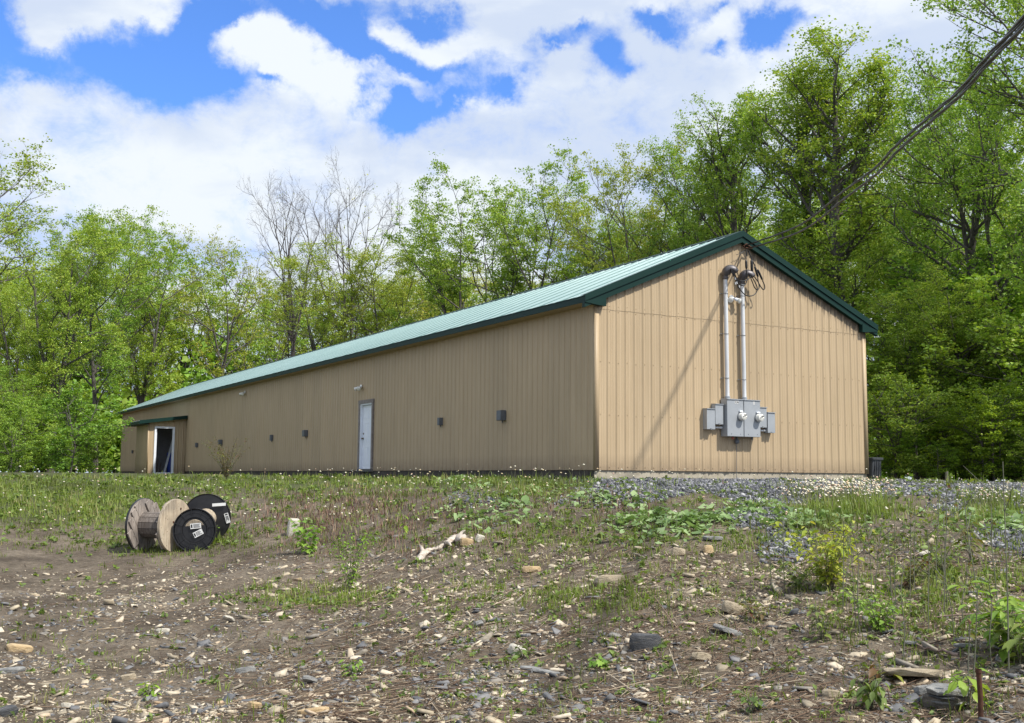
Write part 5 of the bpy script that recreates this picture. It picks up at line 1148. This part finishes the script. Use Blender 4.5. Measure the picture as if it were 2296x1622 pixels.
rock(1190, 1283, .21, .13, .06, 0, K_GOLD, 'flat yellowish rock below the driftwood-like log', (-.2, 0), .0, 10)
rock(1046, 1222, .18, .13, .085, .2, K_GOLD, 'ochre stone at the right end of the bleached log', (0, .1), .0, 11)
rock(1075, 1214, .11, .09, .085, .2, K_PALE, 'pointed pale stone right of the ochre stone', (0, .3), .0, 12)
rock(1600, 1212, .24, .15, .035, .05, K_GREY, 'thin grey slab at the lower edge of the coltsfoot', (-.05, .03), .01, 13)
rock(1588, 1240, .13, .12, .08, .1, K_GOLD, 'square ochre block under the thin grey slab', (-.3, 0), .0, 14)
rock(1520, 1248, .15, .10, .09, .3, K_TAN, 'tan block left of the square ochre block', (0, .2), .0, 15)
rock(512, 1396, .13, .09, .022, .35, K_PALE, 'cream leaning shard on the left trodden soil', (-.55, .35), .03, 16)
rock(365, 1418, .14, .10, .035, 0, K_PALE, 'cream flat stone left of the leaning shard', (-.15, 0), .0, 17)
rock(345, 1490, .01, .01, .01, 0, K_TAN, 'tiny tan chip', (0, 0), .0, 18) if False else None
rock(40, 1460, .24, .15, .06, .1, K_GOLD, 'wide ochre rock by the left edge of the view', (-.1, .1), .0, 19)
rock(18, 1508, .26, .10, .04, .15, K_GREY, 'long grey slab at the left edge below the ochre rock', (0, -.1), .0, 20)
rock(12, 1605, .17, .12, .06, .4, K_DARK, 'dark slate block in the bottom left corner', (0, -.2), .0, 21)
rock(290, 1525, .14, .09, .05, .1, K_TAN, 'tan rock in the lower left foreground', (0, -.15), .0, 22)
rock(150, 1590, .10, .10, .03, .5, K_PALE, 'white shard near the bottom left corner', (-.3, .2), .01, 23)
rock(570, 1590, .09, .085, .05, .2, K_GOLD, 'small cube-like ochre stone at the bottom of the view', (-.1, .2), .0, 24)
rock(640, 1560, .15, .10, .03, -.2, K_TAN, 'tan flake right of the small cube-like stone', (-.2, .2), .0, 25)
rock(695, 1535, .14, .09, .03, .7, K_GREY, 'tilted grey flake in a slate heap near the bottom', (-.4, .4), .02, 26)
rock(552, 1507, .18, .09, .045, .2, K_GREY, 'grey slab on the low slate heap', (-.2, -.1), .0, 27)
rock(700, 1600, .20, .09, .035, .2, K_GOLD, 'long ochre flake at the bottom edge', (-.1, -.1), .0, 28)
rock(1160, 1470, .17, .08, .07, -.4, K_PALE, 'long pale wedge of stone with a dark shadow side', (-.1, .3), .01, 29)
rock(1075, 1409, .10, .08, .035, .8, K_GREY, 'blue-grey upright flake up from the pale wedge', (-.7, .2), .02, 30)
rock(1215, 1505, .34, .12, .03, -.35, K_GREY, 'flat bedrock-like grey slab in the centre foreground', (-.05, .1), -.01, 31)
rock(1865, 1565, .12, .09, .05, .1, K_TAN, 'light tan stone in the lower right foreground', (-.2, .1), .0, 32)
rock(2160, 1455, .14, .08, .025, -.1, K_GREY, 'thin pale grey slab on the right bank', (-.15, .0), .01, 33)
rock(2045, 1450, .12, .07, .022, .1, K_GREY, 'thin dark-edged slab among the bare stems', (-.1, .1), .01, 34)
rock(2075, 1248, .16, .06, .03, .5, K_PALE, 'cream splinter of stone high on the right bank', (-.3, -.2), .02, 35)

def log_():
    pts = [spot(*p) for p in ((938, 1262), (955, 1246), (985, 1233), (1008, 1222), (1030, 1210), (1038, 1222))]
    P = spline([(x, y, z+.02+.015*(i % 2)) for i, (x, y, z) in enumerate(pts)], 40); rg = np.random.default_rng(5)
    rad = np.interp(np.linspace(0, 1, 40), [0, .1, .3, .55, .8, .93, 1], [.015, .045, .03, .035, .055, .07, .02])*rg.uniform(.85, 1.15, 40)
    V, F = tube_arrays(P, rad, 14); V += rg.normal(0, .006, V.shape); V[:, 2] = P[:, None, 2].repeat(14, 1).ravel()+(V[:, 2]-P[:, None, 2].repeat(14, 1).ravel())*.8
    t = thing('dead_log', 'bleached twisted dead root lying across the middle of the bank', 'driftwood', (0, 0, 0)); meshobj('root_stem', V, F, M_LOG, t, None, True)
    for a, b in (((950, 1250), (940, 1232)), ((1000, 1225), (1012, 1236)), ((1028, 1214), (1042, 1200))):
        A_ = spot(*a); B_ = spot(*b); q = Acc(); q.tube(spline([(A_[0], A_[1], A_[2]+.03), ((A_[0]+B_[0])/2, (A_[1]+B_[1])/2, (A_[2]+B_[2])/2+.06), (B_[0], B_[1], B_[2]+.05)], 10), np.linspace(.028, .008, 10), 8); q.obj('side_root', M_LOG, t)
log_()
def stake():
    x, y, z = spot(2199, 1618); t = thing('stake', 'short rusty iron stake driven in at the lower right', 'stake', (x, y, z)); a = Acc(); a.tube([(0, 0, -.05), (0.004, 0, .13), (-.004, 0, .265)], .014, 10); a.obj('bar', M_RUST, t)
    b = Acc(); b.tube([(-.004, 0, .255), (-.004, 0, .275)], .017, 10); b.obj('bar_head', M_RUST, t)
stake()
def stick(p0, p1, r, label, h0=.03, h1=.05, mat=None, seed=0):
    a = np.array(spot(*p0)); b = np.array(spot(*p1)); a[2] += h0; b[2] += h1; rg = np.random.default_rng(seed)
    P = a+(b-a)*np.linspace(0, 1, 9)[:, None]+np.vstack([[0]*3, rg.normal(0, .012, (7, 3)), [0]*3]); q = Acc(); q.tube(P, np.linspace(r, r*.5, 9), 7); tag(q.obj('stick', mat or M_STICK), label, 'stick', None)
M_STICK = mat_noise('pinkish_dead_wood', (.16, .11, .09), (.30, .22, .18), 20, .9, 0, .002)
stick((2100, 1395), (2310, 1388), .006, 'pale dead stick lying level near the right edge', seed=1); stick((2150, 1690-1290+990, ), (2302, 1384), .007, 'x') if False else None
stick((2140, 1395), (2290, 1425), .005, 'thin dead stick behind the lime plant', seed=2); stick((2145, 1385), (2170, 1360), .004, 'short dead twig', seed=3) if False else None
stick((2138, 1383), (2075, 1372), .005, 'dead pinkish stick under the round weed clump', seed=4); stick((2150, 1480), (2056, 1462), .011, 'bark-brown branch half buried at right', seed=5)
stick((1640, 1430), (1725, 1418), .006, 'dark stick beside the slanting grey slab', seed=6); stick((1260, 1240), (1310, 1262), .004, 'thin stick on the upper bank', seed=7)

# ------------------------------------------------------------ single plants
def maple_leaf(n_pts=None):
    a = [(-.05, 0), (.12, .10), (.10, .42), (.30, .30), (.42, .55), (.55, .28), (.80, .33), (.74, .12), (1.0, 0)]
    return a+[(x, -y) for x, y in a[-2:0:-1]]
def leaves_obj(C, D, S, mat, parent, rng, shape='kite', name='foliage', droop=.5):
    """leaf polygons at C pointing D, length S"""
    C = np.asarray(C); D = np.asarray(D, float); n = len(C); D = D+np.array([0, 0, -droop]); D /= np.linalg.norm(D, axis=1)[:, None]
    up = np.stack([rng.normal(0, .3, n), rng.normal(0, .3, n), np.ones(n)], -1); s = np.cross(D, up); s /= np.linalg.norm(s, axis=1)[:, None]; nn = np.cross(s, D)
    if shape == 'maple': P2 = maple_leaf(); fan = True
    else: P2 = [(0, 0), (.22, .19), (.5, .25), (.8, .13), (1, 0), (.8, -.13), (.5, -.25), (.22, -.19)]
    P2 = np.array(P2); m = len(P2); u, v = P2[:, 0], P2[:, 1]
    V = C[:, None]+S[:, None, None]*(u[None, :, None]*D[:, None]+v[None, :, None]*s[:, None]+(.35*np.abs(v)-.28*u*u)[None, :, None]*nn[:, None])
    cen = C[:, None]+S[:, None, None]*(.45*D[:, None]-.05*nn[:, None]); V = np.concatenate([V, cen], 1); i = np.arange(n)[:, None, None]*(m+1)
    F = (i+np.array([[m, k, (k+1) % m] for k in range(m)])[None]).reshape(-1, 3)
    return meshobj(name, V.reshape(-1, 3), F, mat, parent, {'rnd': np.repeat(rng.uniform(0, 1, n), m+1)})
def sprig(name, label, cat, px, py, h, stems, leaves, ls, mat, seed, shape='kite', spreadr=.25, group=None, base=.15, stemr=.004, sway=.35, pairs=True, stemmat=None, r_=None, droop=.4, ax=0.):
    rng = np.random.default_rng(seed); x, y, z = spot(px, py) if r_ is None else bearing(px, r_); t = thing(name, label, cat, (x, y, z), 0, group); W_ = Acc(); C = []; D = []; S = []
    for k in range(stems):
        a = rng.uniform(0, 6.28); L = h*rng.uniform(.6, 1.05) if k else h; sp = spreadr*rng.uniform(.3, 1.1)*(k > 0 or stems > 1)
        P = spline([(rng.normal(0, .01), rng.normal(0, .01), -.02), (math.cos(a)*sp*.25, math.sin(a)*sp*.25, L*.4), (math.cos(a)*sp*.6+rng.normal(0, .01), math.sin(a)*sp*.6, L*.75), (math.cos(a)*sp, math.sin(a)*sp, L)], 14)
        W_.tube(P, np.linspace(stemr, stemr*.45, 14), 5, rng.uniform(0, 1))
        nl = max(1, int(leaves*L/h)) if leaves else 0
        for j in range(nl):
            q = base+(1-base)*(j+rng.uniform(0, 1))/nl; p = P[min(int(q*13), 13)]; b = rng.uniform(0, 6.28); dd = np.array([math.cos(b), math.sin(b), rng.uniform(-.1, .6)]); off = ls*rng.uniform(.1, ax+.15)
            C.append(p+dd*off); D.append(dd); S.append(ls*rng.uniform(.6, 1.25))
            if off > ls*.3: W_.tube(np.array([p, p+dd*off*.5+[0, 0, .004], p+dd*off]), stemr*.4, 4, .5)
    W_.obj('stems', stemmat or M_STEMG, t)
    if C: leaves_obj(np.array(C), np.array(D), np.array(S), mat, t, rng, shape, droop=droop)
    return t
sprig('maple_seedling', 'bright green maple seedling right of the upright pale boulder', 'seedling', 690, 1243, .46, 7, 13, .085, M_LEAF_B, 1, 'maple', .24, stemr=.004, ax=.7)
sprig('maple_seedling', 'small lime maple seedling in front of the black reel', 'seedling', 468, 1222, .36, 5, 9, .075, M_LEAF_B, 2, 'maple', .24, stemr=.003, ax=.8)
sprig('maple_seedling', 'tiny lime maple seedling left of the one before the black reel', 'seedling', 425, 1212, .22, 3, 8, .07, M_LEAF_B, 3, 'maple', .14, stemr=.003, ax=.6)
sprig('weed_clump', 'tall dark upright weed with many thin stems in the centre left', 'weed', 783, 1325, .60, 13, 34, .035, M_LEAF_D, 4, 'kite', .30, stemr=.003, ax=.4)
sprig('weed_clump', 'feathery weed left of the tall dark upright weed', 'weed', 770, 1252, .22, 4, 16, .04, M_LEAF_SM, 5, 'kite', .08, stemr=.002, ax=.5)
sprig('weed', 'single dark weed with hanging pods on the middle bank', 'weed', 905, 1212, .34, 1, 9, .09, M_LEAF_D, 6, 'kite', .02, stemr=.003, droop=.9)
sprig('shrub', 'sparse brown-green shrub on the bank top left of the door', 'shrub', 514, 1095, 1.05, 22, 30, .05, M_LEAF_RED, 7, 'kite', .62, stemr=.006, ax=.5, r_=27.5)
sprig('leafy_bush', 'round olive weed clump high on the right bank', 'bush', 1862, 1322, .56, 26, 20, .065, M_LEAF_Y, 8, 'kite', .44, stemr=.003, ax=.6)
sprig('leafy_bush', 'low olive weed left of the round weed clump', 'bush', 1790, 1325, .26, 14, 14, .05, M_LEAF_SM, 9, 'kite', .36, stemr=.002, ax=.6)
sprig('leafy_bush', 'low bright green bush between the bare stems', 'bush', 2015, 1408, .22, 10, 12, .055, M_LEAF_B, 10, 'kite', .22, stemr=.003, ax=.6) if False else None
sprig('leafy_bush', 'fresh green bush in the middle of the thin bare stems', 'bush', 1972, 1418, .28, 14, 16, .055, M_LEAF_B, 11, 'kite', .26, stemr=.003, ax=.6)
sprig('leafy_bush', 'vivid lime sumac-like plant at the right edge', 'bush', 2255, 1468, .42, 12, 14, .115, M_LEAF_B, 12, 'kite', .30, stemr=.004, ax=.7)
sprig('leafy_bush', 'green plant below the vivid lime one at the right edge', 'bush', 2290, 1500, .30, 8, 12, .09, M_LEAF_SM, 13, 'kite', .22, stemr=.003, ax=.6)
sprig('leafy_bush', 'small weed at the foot of the leftmost bare stems', 'bush', 1845, 1435, .24, 7, 12, .05, M_LEAF_SM, 14, 'kite', .16, stemr=.003, ax=.6)
sprig('seedling', 'green sprout with drooping leaves left of the thick layered rock', 'seedling', 1955, 1590, .17, 4, 8, .085, M_LEAF_SM, 15, 'kite', .08, droop=.9, ax=.5)
sprig('seedling', 'broad-leaved green sprout beside the rusty stake', 'seedling', 2175, 1590, .20, 5, 7, .09, M_LEAF_B, 16, 'kite', .14, droop=.6, ax=.9)
sprig('seedling', 'low broad leaves at the left end of the tan slab', 'seedling', 1965, 1530, .09, 5, 5, .085, M_LEAF_RED, 17, 'kite', .12, ax=.8)
sprig('seedling', 'small green sprout low in the centre right foreground', 'seedling', 1685, 1600, .12, 5, 8, .055, M_LEAF_SM, 18, 'kite', .08, ax=.6)
sprig('seedling', 'bright sprig behind the long pale wedge stone', 'seedling', 1172, 1478, .09, 4, 6, .06, M_LEAF_SM, 19, 'kite', .05, ax=.4)
sprig('seedling', 'dark green creeping leaves in the left foreground', 'seedling', 335, 1560, .07, 6, 7, .055, M_LEAF_D, 20, 'kite', .13, ax=.6)
sprig('seedling', 'olive sprout right of the centre bedrock slab', 'seedling', 1335, 1500, .06, 5, 5, .06, M_LEAF_B, 21, 'maple', .09, ax=.5)
sprig('seedling', 'green sprout at the bottom left of centre', 'seedling', 785, 1520, .13, 6, 9, .045, M_LEAF_B, 22, 'kite', .08, ax=.5)
sprig('seedling', 'pale fern-like sprout on the right of the bank', 'seedling', 2040, 1320, .25, 6, 10, .06, M_LEAF_RED, 23, 'kite', .18, ax=.6)
sprig('seedling', 'reddish leafy sprout by the buried tan slab up the right bank', 'seedling', 1690, 1395, .16, 6, 9, .055, M_LEAF_RED, 24, 'kite', .14, ax=.6)
sprig('seedling', 'reddish drooping sprout near the top of the right bank', 'seedling', 2180, 1260, .34, 4, 8, .09, M_LEAF_RED, 25, 'kite', .22, ax=.7)
sprig('seedling', 'dark leafy weed patch right of the round weed clump', 'seedling', 2110, 1290, .26, 10, 10, .06, M_LEAF_SM, 26, 'kite', .3, ax=.7)
# tall thin bare stems rising out of the weeds
ST = [(1833, 1320, 1160), (1890, 1375, 1185), (1900, 1382, 1215), (1920, 1425, 1215), (1928, 1500-75, 1190), (1962, 1398, 1170), (1958, 1400, 1172), (2010, 1375, 1185), (2005, 1400, 1200), (2025, 1480, 1290), (2050, 1330, 1160), (2082, 1420, 1210),
      (2100, 1330, 1100), (2118, 1380, 1120), (2125, 1370, 1190), (2140, 1560-120, 1260), (2160, 1400, 1270), (2172, 1545, 1400), (2196, 1410, 1150), (2182, 1520, 1340), (2240, 1445, 1165), (2262, 1520, 1090), (2225, 1500, 1330), (2040, 1255+130, 1140), (1760, 1320, 1180), (1730, 1330, 1200)]
M_STEMB = mat_noise('grey_green_stem', (.10, .105, .07), (.17, .165, .12), 12, .85, 0, .001)
SI = sorted(range(len(ST)), key=lambda q: ST[q][0])
for i, (px, pb, pt) in enumerate(ST):
    rg = np.random.default_rng(600+i); x, y, z = spot(px, pb); dist = math.hypot(x-CAM[0], y-CAM[1]); h = dist*(pb-pt)/FPX*1.0
    t = thing('bare_sapling', 'thin upright sapling stem with sparse new leaves on the right bank, '+ORD[SI.index(i)]+' from the left', 'sapling', (x, y, z), 0, 'thin sapling stems on the right bank')
    lx, ly = rg.normal(0, .05, 2)*h; P = spline([(0, 0, -.02), (lx*.2+rg.normal(0, .01), ly*.2, h*.35), (lx*.6+rg.normal(0, .015), ly*.6, h*.7), (lx, ly, h)], 16); a = Acc(); a.tube(P, np.linspace(.0048, .0026, 16)*rg.uniform(.7, 1.1), 6)
    C = []; D = []
    for k in range(rg.integers(2, 6)):
        q = rg.uniform(.55, .98); p = P[int(q*15)]; b = rg.uniform(0, 6.28); d = np.array([math.cos(b), math.sin(b), .7]); L = h*rg.uniform(.07, .2); a.tube(np.array([p, p+d*L*.5, p+d*L+[0, 0, L*.15]]), [.003, .0025, .0015], 4)
        for m in range(rg.integers(1, 4)): C.append(p+d*L*rg.uniform(.5, 1)); bb = rg.uniform(0, 6.28); D.append([math.cos(bb), math.sin(bb), .2])
    a.obj('stem', M_STEMB, t); leaves_obj(np.array(C), np.array(D), rg.uniform(.025, .05, len(C)), M_LEAF_RED if i % 3 else M_LEAF_SM, t, rg, droop=.5)
